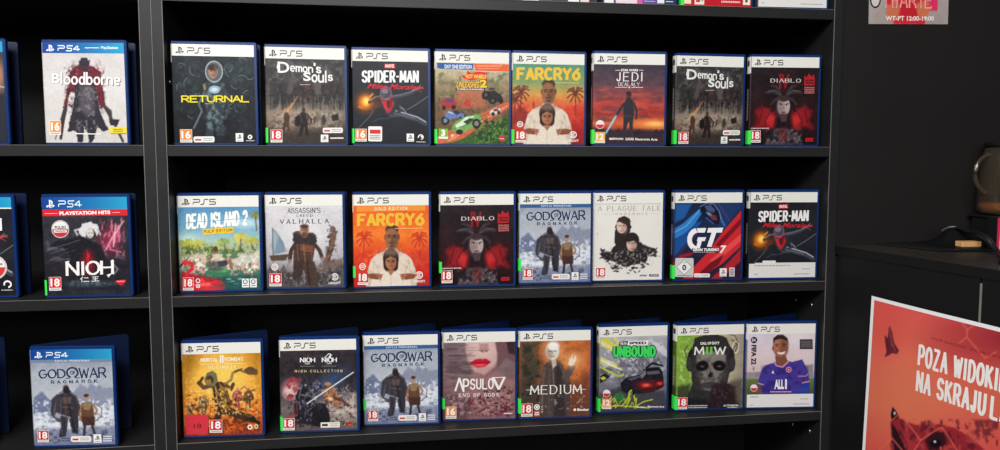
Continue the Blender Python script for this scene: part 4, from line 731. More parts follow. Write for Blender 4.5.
def art_bald():
    a = Art([(38,57),(313,58),(305,400),(45,402)])
    a.grad([(95,(176,96,50)),(200,(168,88,48)),(290,(142,74,46)),(400,(92,60,48))],).nz(34,18,3,(1,.7,.5))
    a.pg([(40,95),(120,100),(100,150),(128,190),(110,280),(120,400),(40,400)],(54,56,48),soft=34,rough=14,a=.85); a.patch(18,(36,40,36),5,.5,.6,.7,box=(40,110,130,400)); a.patch(18,(214,120,60),8,.54,.64,.6,box=(180,95,310,300)); a.pg([(240,280),(310,230),(310,400),(200,400)],(104,58,42),soft=30,a=.7)
    a.pg([(150,180),(184,176),(206,200),(214,240),(236,270),(226,400),(120,400),(116,330),(122,240),(130,200)],(74,62,60),rough=4,soft=3); a.pg([(176,200),(200,210),(206,300),(216,400),(170,400),(176,300)],(48,40,42),soft=8,a=.8); a.ln([(134,210),(128,280),(126,380)],8,(112,96,90),soft=8,a=.7); a.ln([(156,210),(150,300),(156,390)],6,(98,84,80),soft=6,a=.6); a.ln([(196,206),(212,240),(224,262)],6,(118,98,88),soft=5,a=.7); a.ln([(166,214),(172,300)],3,(150,128,114),soft=3,a=.7); a.pg([(196,250),(224,262),(244,226),(256,206),(232,196),(214,224)],(88,74,70),soft=3,rough=2); a.pg([(160,176),(178,174),(180,200),(166,214)],(180,170,160),soft=3)
    a.el(245,182,32,26,(250,190,120),soft=40,a=.8); a.pg([(226,196),(230,176),(238,168),(244,180),(250,164),(256,162),(255,180),(246,200),(234,206)],(230,214,196),soft=2); a.ln([(238,172),(242,158)],4,(226,210,190))
    a.el(168,140,40,46,(236,180,130),soft=34,a=.5); a.el(164,142,27,36,(214,206,196)); a.el(152,146,13,30,(156,132,120),soft=10,a=.7); a.el(168,122,22,18,(236,232,224),soft=10); a.ln([(152,142),(160,142)],3,(80,64,60)); a.ln([(170,142),(178,142)],3,(80,64,60)); a.ln([(165,142),(165,156)],3.5,(170,150,140),soft=4); a.ln([(158,164),(172,164)],3,(120,84,80))
    a.patch(12,(206,200,186),44,.6,.68,.5,box=(60,310,300,380)); a.tex(10); a.ps5(); w=(234,230,224)
    a.drw('MEDIUM',82,279,275,312,w,thick=.12,thin=.07,serif=.1,gap=.22); a.line([(66,295),(120,295)],1.6,w); a.line([(238,297),(292,297)],1.6,w); a.line([(150,302),(215,302)],1.4,(150,100,80))
    a.rating(49,348,91,397,'18',PEGI); a.ring(107,362,11,4,Wt); a.disc(107,362,5,5,Wt); a.rect(97,376,118,397,(214,80,84)); a.faint(99,380,116,394,Wt,2); a.faint(124,356,130,386,(190,170,160),3)
    a.disc(249,375,5,5,w); a.txt('Bloober',258,370,302,380,w,bold=.04); return a

def art_car():
    a = Art([(55,63),(322,60),(313,388),(58,402)])
    a.grad([(100,(176,176,178)),(170,(142,142,154)),(250,(124,124,136)),(320,(104,102,112)),(395,(52,54,60))]).nz(28,16,2)
    yl=(206,200,60)
    a.pg([(58,112),(84,108),(150,160),(170,190),(140,180),(58,140)],yl,soft=3); a.pg([(58,150),(120,178),(165,230),(58,176)],(150,150,158),soft=3); a.pg([(58,182),(130,214),(150,240),(58,210)],(206,200,110),soft=3); a.pg([(104,104),(120,104),(170,190),(160,190)],(206,202,120),soft=3); a.pg([(58,120),(140,158),(140,170),(58,134)],(220,220,220),soft=4,a=.7); a.pg([(250,110),(320,160),(320,190),(270,150)],(196,196,204),soft=5); a.pg([(58,220),(110,236),(108,260),(58,250)],(90,90,102),soft=6)
    for x,y,w in [(180,200,16),(205,196,14),(226,205,12),(128,240,12)]: a.pg([(x,y),(x+w,y-4),(x+w,y+50),(x,y+54)],(96,96,108),soft=5,a=.8)
    a.patch(14,(206,206,212),7,.5,.66,.7,box=(58,110,320,290)); a.patch(12,(84,84,96),71,.5,.64,.7,box=(120,180,320,300)); a.ln([(60,226),(130,262),(150,256)],7,(190,196,60),soft=3); a.ln([(60,196),(140,236)],4,(236,236,230),soft=3); a.pg([(58,262),(76,250),(98,262),(76,280),(58,290)],(28,28,20),soft=2); a.pg([(58,268),(72,262),(84,270),(70,278)],(190,200,60),soft=2)
    a.pg([(60,330),(140,300),(310,320),(315,395),(58,402)],(66,64,72),soft=12,rough=6)
    c=(30,28,36)
    a.pg([(138,290),(160,268),(214,254),(240,228),(288,226),(302,246),(306,282),(300,306),(266,322),(214,330),(160,328),(142,316)],c,rough=1); a.pg([(164,272),(214,258),(226,262),(180,280)],(76,76,92),soft=3); a.pg([(226,236),(292,232),(302,250),(232,256)],(22,20,26)); a.pg([(214,258),(236,236),(238,254),(222,272)],(110,112,124),soft=2); a.pg([(240,244),(288,240),(292,252),(244,256)],(90,86,98),soft=3)
    a.pg([(208,288),(304,272),(306,300),(280,316),(220,326)],(60,24,32),soft=3); a.el(238,297,18,7,(236,60,44),soft=4); a.el(238,297,9,3.5,(255,190,150),soft=3); a.el(290,290,11,6,(230,56,44),soft=4); a.el(238,297,34,16,(190,40,40),soft=24,a=.5); a.ln([(212,318),(290,304)],4,(26,24,30)); a.el(178,326,15,20,(20,20,24)); a.el(178,326,8,12,(92,92,100)); a.pg([(234,228),(262,206),(302,218),(306,226),(262,216),(240,232)],(24,22,28))
    rnd = random.Random(3)
    for _ in range(34):
        x = 66+rnd.random()*150; y = 352+rnd.random()*36-(x-66)*.02; a.ln([(x,y),(x+rnd.uniform(-10,14),y-rnd.uniform(6,26))],rnd.uniform(2,5),(186,196,50) if rnd.random()<.75 else (60,130,60),soft=2,a=.95)
    for P in ([(120,384),(150,350),(140,330)],[(160,384),(176,350),(170,330),(182,316)],[(195,380),(230,360),(262,352)],[(70,384),(130,376),(250,384)]): a.ln(P,4,(196,204,54),soft=2)
    a.pg([(120,330),(140,322),(150,350),(130,372)],(40,110,60),soft=3,rough=3)
    a.tex(12); a.ps5(); g=(60,214,96)
    a.quad([(133,124),(168,121),(163,139),(130,140)],(28,28,32)); a.quad([(168,121),(248,120),(244,138),(164,139)],Wt); a.txt('NEED FOR',136,126,162,136,Wt,bold=.03); a.txt('SPEED',172,124,240,135,K,bold=.05)
    a.drw('UNBOUND',112,146,272,182,(24,40,30),thick=.46,thin=.44,gap=.24,aspect=.5); a.drw('UNBOUND',112,146,272,182,g,thick=.27,thin=.25,gap=.24,aspect=.5)
    for x in (126,164,196,238,262): a.quad([(x-4,180),(x+4,180),(x+1,192),(x-1,190)],g)
    a.flagball(85,329,15); a.rect(67,349,104,389,(222,150,84)); a.txt('12',72,354,99,377,Wt,bold=.04); a.rect(67,381,104,389,Wt); a.faint(70,382,100,387,(150,130,100))
    a.disc(206,381,3,3,Wt); a.txt('criterion',212,378,236,384,Wt,bold=.03); a.txt('Electronic Arts',244,375,306,382,Wt,bold=.03); return a

def art_skull():
    a = Art([(62,60),(325,58),(318,382),(68,388)])
    a.grad([(66,(128,168,60)),(110,(120,156,60)),(190,(160,160,110)),(260,(176,168,140)),(320,(150,140,124))],'x').nz(24,12,3)
    a.pg([(68,300),(120,290),(120,386),(68,388)],(58,66,44),soft=16,rough=8); a.pg([(250,290),(320,270),(320,386),(250,386)],(92,84,74),soft=16,rough=8); a.patch(12,(196,210,150),6,.55,.64,.6,box=(66,100,130,290))
    a.ring if False else None
    a.ln([(104,140),(92,160),(100,186),(108,190)],4,(60,72,44)); a.ln([(276,120),(300,140),(290,170),(276,180)],3,(50,48,46)); a.el(292,150,12,22,(232,226,200),ring=2.5,a=.9)
    c=(46,44,46)
    a.pg([(124,150),(130,112),(170,98),(220,98),(258,112),(270,150),(272,230),(262,290),(280,330),(300,386),(100,386),(112,330),(126,290),(118,230)],c,soft=3,rough=3)
    a.pg([(124,142),(122,246),(106,236),(102,196),(108,170)],(34,32,34),soft=3); a.pg([(268,142),(286,166),(290,206),(284,242),(268,250)],(34,32,34),soft=3); a.el(112,214,12,28,(54,52,54)); a.el(280,214,12,28,(54,52,54))
    # a plain skull drawn on dark cloth
    a.pg([(140,184),(150,170),(196,166),(244,170),(254,186),(256,226),(244,254),(236,286),(222,312),(196,318),(170,312),(158,286),(148,254),(138,226)],(122,116,110),soft=8,rough=3); a.patch(14,(70,66,64),4,.42,.66,.8,box=(136,165,258,320)); a.pg([(138,190),(150,240),(160,290),(170,314),(140,300),(124,240)],(54,50,50),soft=10,a=.8); a.pg([(256,190),(244,240),(234,290),(224,314),(252,300),(268,240)],(60,54,54),soft=10,a=.8); a.el(196,180,40,12,(150,144,136),soft=16,a=.5)
    for sx in (-1, 1):
        a.el(196+sx*33,222,25,20,(20,18,20),soft=4,rot=sx*12); a.el(196+sx*33,224,7,3.5,(96,84,78),soft=4); a.el(196+sx*46,256,12,7,(70,64,62),soft=8)
    a.pg([(196,240),(206,262),(196,268),(186,262)],(30,26,28),soft=3)
    a.pg([(162,288),(196,282),(230,288),(226,306),(196,312),(166,306)],(72,66,66),soft=5)
    for k in range(9): a.ln([(168+k*7,284+abs(k-4)*1),(168+k*7,304)],2,(36,32,34),a=.8)
    a.pg([(200,300),(240,284),(290,300),(304,386),(190,386)],(40,26,32),soft=10,rough=6,a=.8); a.patch(9,(90,60,66),14,.55,.62,.5,box=(190,300,300,380)); a.pg([(100,386),(116,340),(180,352),(200,386)],(32,30,34),soft=10); a.ln([(270,180),(300,130),(290,104),(262,98)],2.6,(36,34,36))
    a.tex(12); a.ps5(); w=(222,226,214)
    a.txt('CALL OF DUTY',153,127,229,138,w,bold=.05); a.drw('M',132,148,168,177,w,thick=.22,aspect=1.1); a.drw('W',210,148,252,177,w,thick=.2,aspect=1.1)
    for x in (176,192): a.quad([(x,147),(x+9,147),(x+9,177),(x,177)],(110,190,70))
    a.rating(69,342,109,386,'18',PEGI); a.faint(113,370,186,384,(190,184,180),2,4); a.txt('ACTIVISION',247,371,303,378,w,bold=.03); a.faint(262,380,300,384,w); return a

def art_player():
    a = Art([(48,55),(317,53),(303,378),(45,380)])
    a.grad([(95,(204,196,208)),(180,(214,196,200)),(240,(206,186,186)),(262,(190,170,160)),(275,(96,112,60)),(330,(70,84,50))]).nz(40,6,2)
    a.pg([(45,246),(120,242),(120,268),(45,270)],(150,140,150),soft=4); a.patch(8,(120,108,120),5,.5,.6,.6,box=(45,240,130,272)); a.pg([(262,224),(305,214),(305,270),(262,270)],(140,130,136),soft=6); a.el(245,110,60,30,(236,226,226),soft=40,a=.5)
    j=(66,54,142)
    a.pg([(152,208),(166,198),(196,200),(222,206),(262,196),(284,240),(292,290),(276,300),(262,330),(100,330),(98,300),(84,296),(100,240),(118,218)],j,soft=2,rough=1); a.patch(20,(44,36,108),4,.5,.6,.7,box=(95,215,290,330)); a.ln([(246,262),(278,262),(284,252)],3,(220,140,160)); a.ln([(88,288),(108,294)],4,(220,150,160)); a.ln([(262,288),(290,282)],4,(220,150,160)); a.pg([(262,296),(290,290),(290,330),(230,330)],(40,56,150),soft=4); a.ln([(236,316),(282,312)],16,(52,66,150)); a.ln([(90,300),(100,330)],12,(110,70,60))
    a.pg([(154,180),(196,180),(206,206),(184,222),(158,212)],(124,76,60),soft=2); a.ln([(150,205),(160,220),(184,226),(206,206)],5,(214,150,170))
    a.el(176,146,31,42,(150,94,74)); a.el(188,148,18,36,(120,72,56),soft=14,a=.7); a.el(162,140,14,26,(184,124,100),soft=14,a=.6); a.pg([(146,134),(146,112),(164,98),(186,98),(204,112),(208,136),(200,122),(176,114),(154,120)],(46,32,32),soft=2.5); a.el(146,152,4,9,(130,80,64))
    a.ln([(156,137),(168,136)],3.4,(50,32,30)); a.ln([(182,135),(196,136)],3.4,(50,32,30)); a.el(162,143,5,2,(40,26,26)); a.el(189,142,5,2,(40,26,26)); a.ln([(175,142),(176,156)],6,(132,80,62),soft=4); a.pg([(162,164),(178,168),(196,162),(192,174),(178,178),(166,174)],(226,212,206),soft=4); a.ln([(160,163),(178,167),(198,161)],2,(110,54,50))
    a.tex(5); a.ps5()
    a.disc(70,119,13,13,(34,30,38)); a.txt('EA',62,113,78,124,(220,210,216),bold=.03); a.txt('FIFA 22',60,138,80,216,(34,30,38),bold=.05,rot90=True); a.faint(66,222,74,240,(90,80,90),3)
    a.rect(252,116,304,156,(66,62,66)); a.faint(258,124,298,148,(110,104,104),3); a.disc(208,236,11,11,(40,40,100)); a.ring(208,236,11,3,(226,150,170)); a.disc(208,236,4,4,(226,160,170))
    a.quad([(140,252),(146,238),(149,246),(152,252),(146,248)],Wt); a.txt('ALL',152,274,190,311,Wt,bold=.05); a.quad([(194,273),(201,273),(201,311),(194,311)],Wt); a.faint(136,318,218,325,(226,170,180),1,3)
    a.flagball(72,306,14); a.rect(0,.845,1,1,(222,220,218),True); a.faint(.05,.865,.17,.885,(120,120,120),1,uv=True); a.faint(.8,.9,.92,.915,(120,120,120),1,uv=True); a.faint(.05,.965,.1,.98,(130,130,130),1,uv=True); a.faint(.7,.96,.94,.975,(110,110,110),1,uv=True); return a

def art_hunter():
    a = Art([(10,45),(318,50),(322,425),(28,425)], bg=(206,200,198)); a.grad([(90,(196,190,190)),(220,(206,202,200)),(425,(196,190,186))]).nz(50,8,2)
    a.patch(14,(140,128,132),5,.56,.66,.6,box=(90,110,250,330)); k=(46,42,50); r=(104,36,48)
    a.pg([(112,170),(126,144),(152,134),(188,134),(214,146),(232,168),(236,220),(246,290),(228,300),(214,240),(196,232),(140,232),(116,240),(100,300),(88,296),(106,220)],r,rough=6,soft=3); a.patch(10,(64,32,42),8,.5,.6,.8,box=(90,130,250,310)); a.patch(8,(150,70,82),12,.6,.66,.7,box=(100,130,240,250))
    a.pg([(136,205),(206,205),(218,280),(232,330),(256,378),(236,386),(214,366),(206,396),(196,424),(182,424),(180,396),(166,366),(160,424),(140,424),(138,388),(124,380),(104,388),(112,350),(128,280)],k,rough=4,soft=2); a.pg([(150,215),(200,215),(204,300),(178,330),(150,300)],(104,98,104),soft=16,a=.6); a.patch(9,(132,126,130),15,.54,.62,.6,box=(130,210,220,390))
    a.ln([(100,288),(92,330),(80,410)],10,(52,46,54)); a.ln([(96,306),(84,350)],16,(54,48,56),soft=4); a.ln([(238,288),(256,320),(276,356),(306,420)],9,(60,52,58)); a.ln([(240,290),(262,310),(264,350)],12,(64,54,60),soft=4); a.pg([(258,338),(296,340),(288,362),(262,362)],k,soft=3)
    a.pg([(150,130),(148,116),(154,118),(158,106),(180,106),(184,118),(192,114),(188,130)],(46,42,50)); a.el(169,132,20,10,k); a.el(170,146,13,12,(56,46,52))
    a.ln([(60,412),(70,380)],4,(90,80,84),soft=3); a.tex(9); a.ps4(word=True); w=(232,230,228)
    a.txt('B',49,168,78,204,(90,80,84),bold=.03); a.txt('B',48,166,77,203,w,bold=.02); x=80
    for ox,c in ((2,(80,66,72)),(0,w)): a.drw('loodborne',81+ox,162+ox,302+ox,206+ox,c,thick=.22,thin=.12,serif=.1,gap=.22,aspect=.72,rise=4)
    a.rating(40,344,81,397,'16',(224,140,62)); a.rrect(260,368,321,393,3,(232,206,60)); a.faint(272,373,308,387,(120,100,40),2); a.faint(264,389,318,393,(60,50,40),1); a.line([(134,392),(228,394)],3.5,(236,232,228)); return a

def art_mage():
    a = Art([(15,40),(345,45),(355,430),(22,432)])
    a.grad([(115,(48,46,54)),(220,(46,44,52)),(330,(34,32,38)),(430,(36,38,46))]).nz(30,10,2)
    a.patch(14,(92,90,102),5,.53,.62,.6,sx=.6,box=(20,180,345,300)); a.el(276,215,40,50,(150,40,70),soft=50,a=.7); a.patch(15,(214,110,134),7,.5,.66,.8,sx=1.6,sy=.6,box=(235,120,340,290)); a.ln([(330,140),(282,210),(262,250)],5,(240,160,180),soft=8); a.ln([(300,150),(290,240)],3,(250,200,210),soft=5); a.ln([(276,250),(320,262)],4,(230,120,140),soft=5)
    a.pg([(120,270),(90,240),(40,232),(60,214),(120,206),(165,196),(200,214),(240,232),(262,280),(240,330),(120,330)],(28,28,34),soft=3,rough=5); a.ln([(30,246),(110,226),(160,210)],2,(130,130,142),a=.7); a.ln([(40,262),(110,244)],1.6,(110,110,120),a=.7); a.ln([(20,300),(100,262),(140,250)],1.8,(100,100,110),a=.6)
    a.el(200,185,14,19,(206,196,190)); a.pg([(152,175),(170,148),(200,140),(226,150),(236,176),(226,196),(214,172),(200,164),(186,176),(182,200),(166,196)],(206,204,206),rough=5,soft=3); a.ln([(156,168),(140,172),(150,190)],6,(190,188,192),soft=4); a.ln([(228,170),(240,190)],6,(180,178,184),soft=4); a.ln([(193,184),(198,184)],2,(60,50,50)); a.ln([(204,184),(209,184)],2,(60,50,50)); a.el(200,198,7,6,(170,164,162),soft=3)
    a.el(190,300,22,42,(150,24,34),soft=26,a=.9); a.pg([(186,250),(196,276),(186,300)],(190,40,50),soft=4); a.ln([(280,300),(306,330),(290,350)],5,(120,120,130),soft=4); a.el(200,385,90,12,(60,74,86),soft=12,a=.7); a.patch(8,(110,124,132),12,.56,.64,.6,box=(110,366,300,402))
    a.tex(10); a.ps4(.125); a.rect(0,.125,1,.19,(206,36,48),True); a.txt('PLAYSTATION HITS',82,97,280,111,Wt,bold=.05); a.line([(24,104),(74,104)],1.6,(240,200,200)); a.line([(288,105),(318,105)],1.6,(240,200,200))
    a.disc(84,166,35,35,(214,204,200)); a.disc(84,166,32,32,(190,48,56),0,180); a.disc(84,166,32,30,(226,220,216),180,360); a.txt('POLSKI',62,153,106,166,(60,50,50),bold=.03); a.rrect(58,168,110,180,4,(224,200,196)); a.faint(64,171,104,177,(120,60,60)); a.ring(84,166,33,2,(150,140,140))
    w=(234,230,226)
    a.drw('NIOH',104,300,288,350,w,thick=.22,thin=.13,serif=.1,gap=.14,aspect=.95,rise=-4); a.quad([(100,296),(116,292),(112,306)],w); a.quad([(284,290),(292,294),(280,304)],w); a.quad([(262,352),(284,344),(270,362)],w)
    # two written characters
    a.line([(168,357),(158,368)],3,w); a.line([(164,364),(164,379)],3,w); a.line([(172,362),(190,362)],2.6,w); a.line([(170,376),(194,376)],2.6,w)
    a.line([(204,359),(230,358)],2.6,w); a.line([(206,367),(228,366)],2.6,w); a.line([(202,376),(232,375)],2.6,w); a.line([(217,359),(217,376)],3,w)
    a.rating(34,356,82,411,'18',PEGI); a.quad([(296,374),(338,372),(336,382),(322,394),(316,394),(300,384)],(200,36,50)); a.faint(302,376,332,381,(240,190,190)); return a

def art_script_ps4():
    b = art_leap([(48,37),(340,44),(345,405),(55,408)]); b.top=[t for t in b.top]; b.ps4()
    b.disc(.76,.71,.155,.125,(206,190,184),uv=True); b.disc(.76,.71,.13,.105,(196,60,60),0,180,uv=True); b.disc(.76,.71,.13,.105,(226,222,216),180,360,uv=True); b.faint(.66,.66,.86,.70,(100,80,80),1,uv=True)
    b.rect(.68,.87,.79,.93,(232,230,228),True); b.txt('PS',.70,.885,.77,.915,K,uv=True); b.ring(.91,.885,.05,.018,Wt,-200,80,uv=True,ry=.04); b.faint(.83,.94,.97,.95,Wt,1,uv=True); return b

def art_dark_portrait():
    a = Art([(-290,40),(22,45),(28,425),(-280,425)]); a.grad([(85,(60,58,64)),(220,(50,50,56)),(420,(30,32,38))]).nz(30,10,2)
    a.el(-60,200,90,110,(110,84,74),soft=50); a.el(8,170,14,42,(170,120,96),soft=14,a=.8); a.ln([(0,214),(26,218)],4,(190,180,176),soft=4); a.pg([(-150,260),(26,240),(26,425),(-200,425)],(40,42,50),soft=14); a.ps4(word=True)
    a.txt('DEAD',-240,300,-40,350,Wt) if False else a.rect(-262,344,-220,398,(224,140,62)); a.txt('16',-258,350,-224,380,Wt,bold=.03); return a

def art_blue_print():
    a = Art([(0,0),(100,0),(100,125),(0,125)]); a.grad([(0,(24,52,104)),(60,(20,40,84)),(125,(16,28,60))]).nz(10,10,2,(.6,.8,1.2)); a.el(60,60,26,30,(44,74,120),soft=18); a.el(60,60,16,18,(20,32,66),soft=8); a.ps4(); a.faint(.55,.84,.9,.9,(120,140,180),2,uv=True); return a

def art_top(kind):
    a = Art([(0,0),(100,0),(100,125),(0,125)], nx=60, ny=76)
    if kind == 'white':
        a.grad([(15,(92,104,120)),(60,(70,74,92)),(100,(60,58,70))]).nz(14,20,2); person(a,50,36,70,(60,60,74),(170,130,110)); a.ps5(); a.txt('LEGENDS',20,24,80,32,Wt,bold=.03) if False else None
        a.rect(0,.83,1,1,(218,216,212),True); a.faint(.72,.895,.94,.91,(140,140,140),1,uv=True); a.faint(.05,.95,.09,.965,(130,130,130),1,uv=True); a.faint(.62,.955,.94,.968,(120,120,120),1,2,uv=True)
    elif kind == 'red':
        a.grad([(15,(200,60,56)),(70,(196,36,44)),(125,(186,28,38))]).nz(14,10,2); a.el(50,60,26,26,(226,96,80),soft=14); a.ps5(); a.rect(.02,.86,.12,.98,(236,214,186),True)
        a.rect(.17,.9,.31,.985,(226,222,214),True); a.rect(.19,.915,.25,.96,(200,50,56),True); a.disc(.28,.93,.02,.018,(120,170,120),uv=True); a.txt('Nintendo',.56,.93,.82,.96,(236,190,190),uv=True) if False else a.faint(.56,.93,.84,.965,(238,190,190),1,uv=True); a.rect(.88,.88,.985,.975,(232,226,214),True); a.disc(.93,.93,.022,.02,(90,90,80),uv=True)
    elif kind == 'mixed':
        a.grad([(15,(60,70,120)),(70,(120,80,140)),(100,(150,100,150)),(125,(90,70,120))]).nz(12,26,3); a.ps5(); a.rect(0,.9,.13,1,(228,226,224),True); a.rect(.16,.91,.46,1,(224,206,210),True); a.faint(.18,.93,.44,.96,(190,150,160),1,uv=True)
        a.rect(.46,.9,.54,1,(206,90,150),True); a.rect(.54,.9,.74,1,(92,78,140),True); a.faint(.56,.96,.72,.975,(200,196,220),1,uv=True); a.rect(.75,.91,.85,.985,(222,224,228),True); a.rect(.85,.9,1,1,(36,48,84),True); a.faint(.87,.955,.98,.975,(214,220,232),1,uv=True)
    else:
        a.grad([(15,(170,170,170)),(70,(120,122,126)),(125,(84,82,84))]).nz(12,16,3); a.ps5(); a.rect(0,.985,.23,1,(214,214,214),True); a.rect(.4,.97,.62,1,(60,58,62),True); a.rect(.63,.95,.78,1,(226,224,222),True); a.rect(.8,.95,.92,1,(220,200,198),True); a.rect(.92,.95,1,1,(70,40,50),True)
    return a

# ================================================================= the setting
FZ = -1.40
YB = 0.30            # back wall
def structure(name, mb, m):
    o = mb.build(name, m); o['kind'] = 'structure'; return o
structure('floor', MB().box((-3.2, -3.2, FZ-.05), (3.2, YB+.1, FZ)), M['floor'])
structure('wall_back', MB().box((-3.2, YB, FZ), (.7, YB+.1, 1.35)), M['wall'])
structure('wall_right', MB().box((.684, .004, FZ), (3.2, YB+.1, 1.35)), M['wall'])

# ================================================================= the two shelf units
T = .018
SHZ = [.5485, .3003-.0001, .0517, -.1977, -.4468, -.696, -.945, -1.194]      # tops of the shelves
def shelf_unit(label, x0, x1, pins):
    """x0..x1 outer faces"""
    root = empty('bookcase', ((x0+x1)/2, 0, FZ)); tag(root, label, 'bookcase')
    ox, oz = (x0+x1)/2, FZ
    def board(name, a, b, mats=None):
        mb = MB(); a = (a[0]-ox, a[1], a[2]-oz); b = (b[0]-ox, b[1], b[2]-oz)
        mb.box(a, b, 0, bev=.0008)
        return mb, a, b
    def trim(mb, P):          # thin lip along a front corner; pale colour carries edge highlight and wear
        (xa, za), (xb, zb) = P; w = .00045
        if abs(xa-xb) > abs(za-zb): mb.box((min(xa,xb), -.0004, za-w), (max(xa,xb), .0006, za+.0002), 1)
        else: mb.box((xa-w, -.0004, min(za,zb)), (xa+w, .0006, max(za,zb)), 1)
    TOP = 1.02
    for s, (a, b) in enumerate(((x0, x0+T), (x1-T, x1))):
        mb, _, _ = board('side_panel', (a, 0, FZ), (b, YB-.006, TOP))
        xs = (b-ox-.0006) if s == 0 else (a-ox+.0006)
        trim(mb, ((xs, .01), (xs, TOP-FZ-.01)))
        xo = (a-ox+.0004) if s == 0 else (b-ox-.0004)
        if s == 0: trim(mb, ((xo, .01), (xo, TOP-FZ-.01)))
        # drilled rows of peg holes are shallow dark cups
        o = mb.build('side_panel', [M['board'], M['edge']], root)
    for z in [TOP, .797] + SHZ + [FZ+.07]:
        mb, a, b = board('shelf', (x0+T, .001, z-T), (x1-T, YB-.01, z))
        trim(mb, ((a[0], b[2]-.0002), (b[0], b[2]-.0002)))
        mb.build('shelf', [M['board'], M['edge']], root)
    MB().box((x0+.002-ox, YB-.008, .02), (x1-.002-ox, YB-.003, TOP-.002-oz)).build('back_panel', M['back'], root)
    MB().box((x0+T-ox, .03, 0), (x1-T-ox, .046, .052)).build('plinth', M['board'], root)
    for (x, y, z, sx) in pins:
        mb = MB(); pr = [(0, 0), (.0052, 0), (.0052, .0007), (.0044, .0014), (.0026, .0019), (0, .0021)]
        Tm = Matrix.Translation((x-ox, y, z-oz)) @ Matrix.Rotation(R(90)*sx, 4, 'Y')
        mb.lathe(pr, 14, T=Tm); mb.build('shelf_pin', M['pin'], root, smooth=True)['label'] = 'small round metal shelf pin'
    return root
shelf_unit('wide black bookcase with eight game cases across each full shelf', -.5079, .6821,
           [(.664, .098, -.2556, -1), (.664, .043, -.253, -1), (.664, .095, -.5118, -1), (.664, .036, -.5008, -1), (-.4899, .0234, .1554, 1)])
shelf_unit('black bookcase at the left edge, two game cases showing per shelf', -1.70, -.5083, [])

# ================================================================= game cases
CW, CH, CT = .1355, .170, .0064
def plate(mb, w, h, t, r=.004, ch=.0009, T=None, left_r=False):
    """upright rounded cover, outer face at y=0, inner at y=t"""
    def ring(ins, y):
        P = []
        for cx, cz, a0, rr in ((w-r, r, -90, r), (w-r, h-r, 0, r)): P += [(cx+(rr-ins)*math.cos(R(a0+18*k)), cz+(rr-ins)*math.sin(R(a0+18*k))) for k in range(6)]
        P += [(ins, h-ins), (ins, ins)]
        return [(x, y, z) for x, z in P]
    L = ring(ch, 0)+ring(0, ch)+ring(0, t-ch)+ring(ch, t); n = 14
    F = [tuple(range(n)), tuple(reversed(range(3*n, 4*n)))]
    for k in range(3): F += [((i+1) % n+k*n, i+k*n, i+(k+1)*n, (i+1) % n+(k+1)*n) for i in range(n)]
    return mb.add(L, F, 0, T)

_mesh = {}
def ink(key, fn):
    if key not in _mesh: _mesh[key] = fn()
    return _mesh[key]

def sleeve_mesh(key, art, theta, ps4):
    """front print, the print on the spine round the fold, and the print on the back cover, one sheet"""
    V, F, C = art.mesh_data(.129, .161)
    V[:, 2] += .004; V[:, 1] -= .00028; V[:, 0] += .0004
    Vs, Cs = [V], [C]; n = len(V)
    # spine strip
    t2 = theta/2; ux, uy = -math.sin(t2), math.cos(t2); nx_, ny_ = -math.cos(t2), -math.sin(t2)
    cols, rowsN = 8, art.ny
    base = art.C[:, :8].mean(1)*.45 + art.C.reshape(-1, 3).mean(0)*.35
    hb = int(rowsN*(.105 if ps4 else .19))
    pts, cs = [], []
    for j in range(rowsN+1):
        z = .004+.161*(1-j/rowsN)
        for i in range(cols+1):
            t = .0008+(.0124)*i/cols
            bulge = .0016*math.sin(math.pi*min(1, max(0, (t+.0008)/.0154)))**.55
            pts.append((ux*t+nx_*(.0004+bulge), uy*t+ny_*(.0004+bulge), z))
            if j <= hb: c = (28, 84, 150) if ps4 else (222, 220, 214)
            else: c = base[j]*(.9)
            # mark and worn title down the middle
            if not ps4 and 2 <= i <= 6 and int(rowsN*.05) <= j <= int(rowsN*.10): c = (60, 60, 66)
            if i in (3, 4, 5) and rowsN*.36 < j < rowsN*.72 and (j*7 % 5) < 3: c = np.array(c)*.3+np.array((220, 218, 214))*.6
            cs.append(np.array(c, float))
    Vs.append(np.array(pts)); Cs.append(np.array(cs))
    w = cols+1; F = list(F); F += [(n+(j+1)*w+i+1, n+(j+1)*w+i, n+j*w+i, n+j*w+i+1) for j in range(rowsN) for i in range(cols)]; n += len(pts)
    # the fold where the paper turns from the front onto the spine
    fn = n-len(pts); fx = art.nx+1; F += [(j*fx, (j+1)*fx, fn+(j+1)*w, fn+j*w) for j in range(rowsN)]
    # back print
    c, s = math.cos(theta), math.sin(theta); bx, by = ux*.014, uy*.014; q = []
    for (a, z) in ((.001, .004), (.129, .004), (.129, .165), (.001, .165)): q.append((bx+c*a-s*.0003, by+s*a+c*.0003, z))
    Vs.append(np.array(q)); Cs.append(np.tile(art.C.reshape(-1, 3).mean(0)*.8, (4, 1))); F.append((n, n+1, n+2, n+3)); n += 4
    return np.concatenate(Vs), F, np.concatenate(Cs)

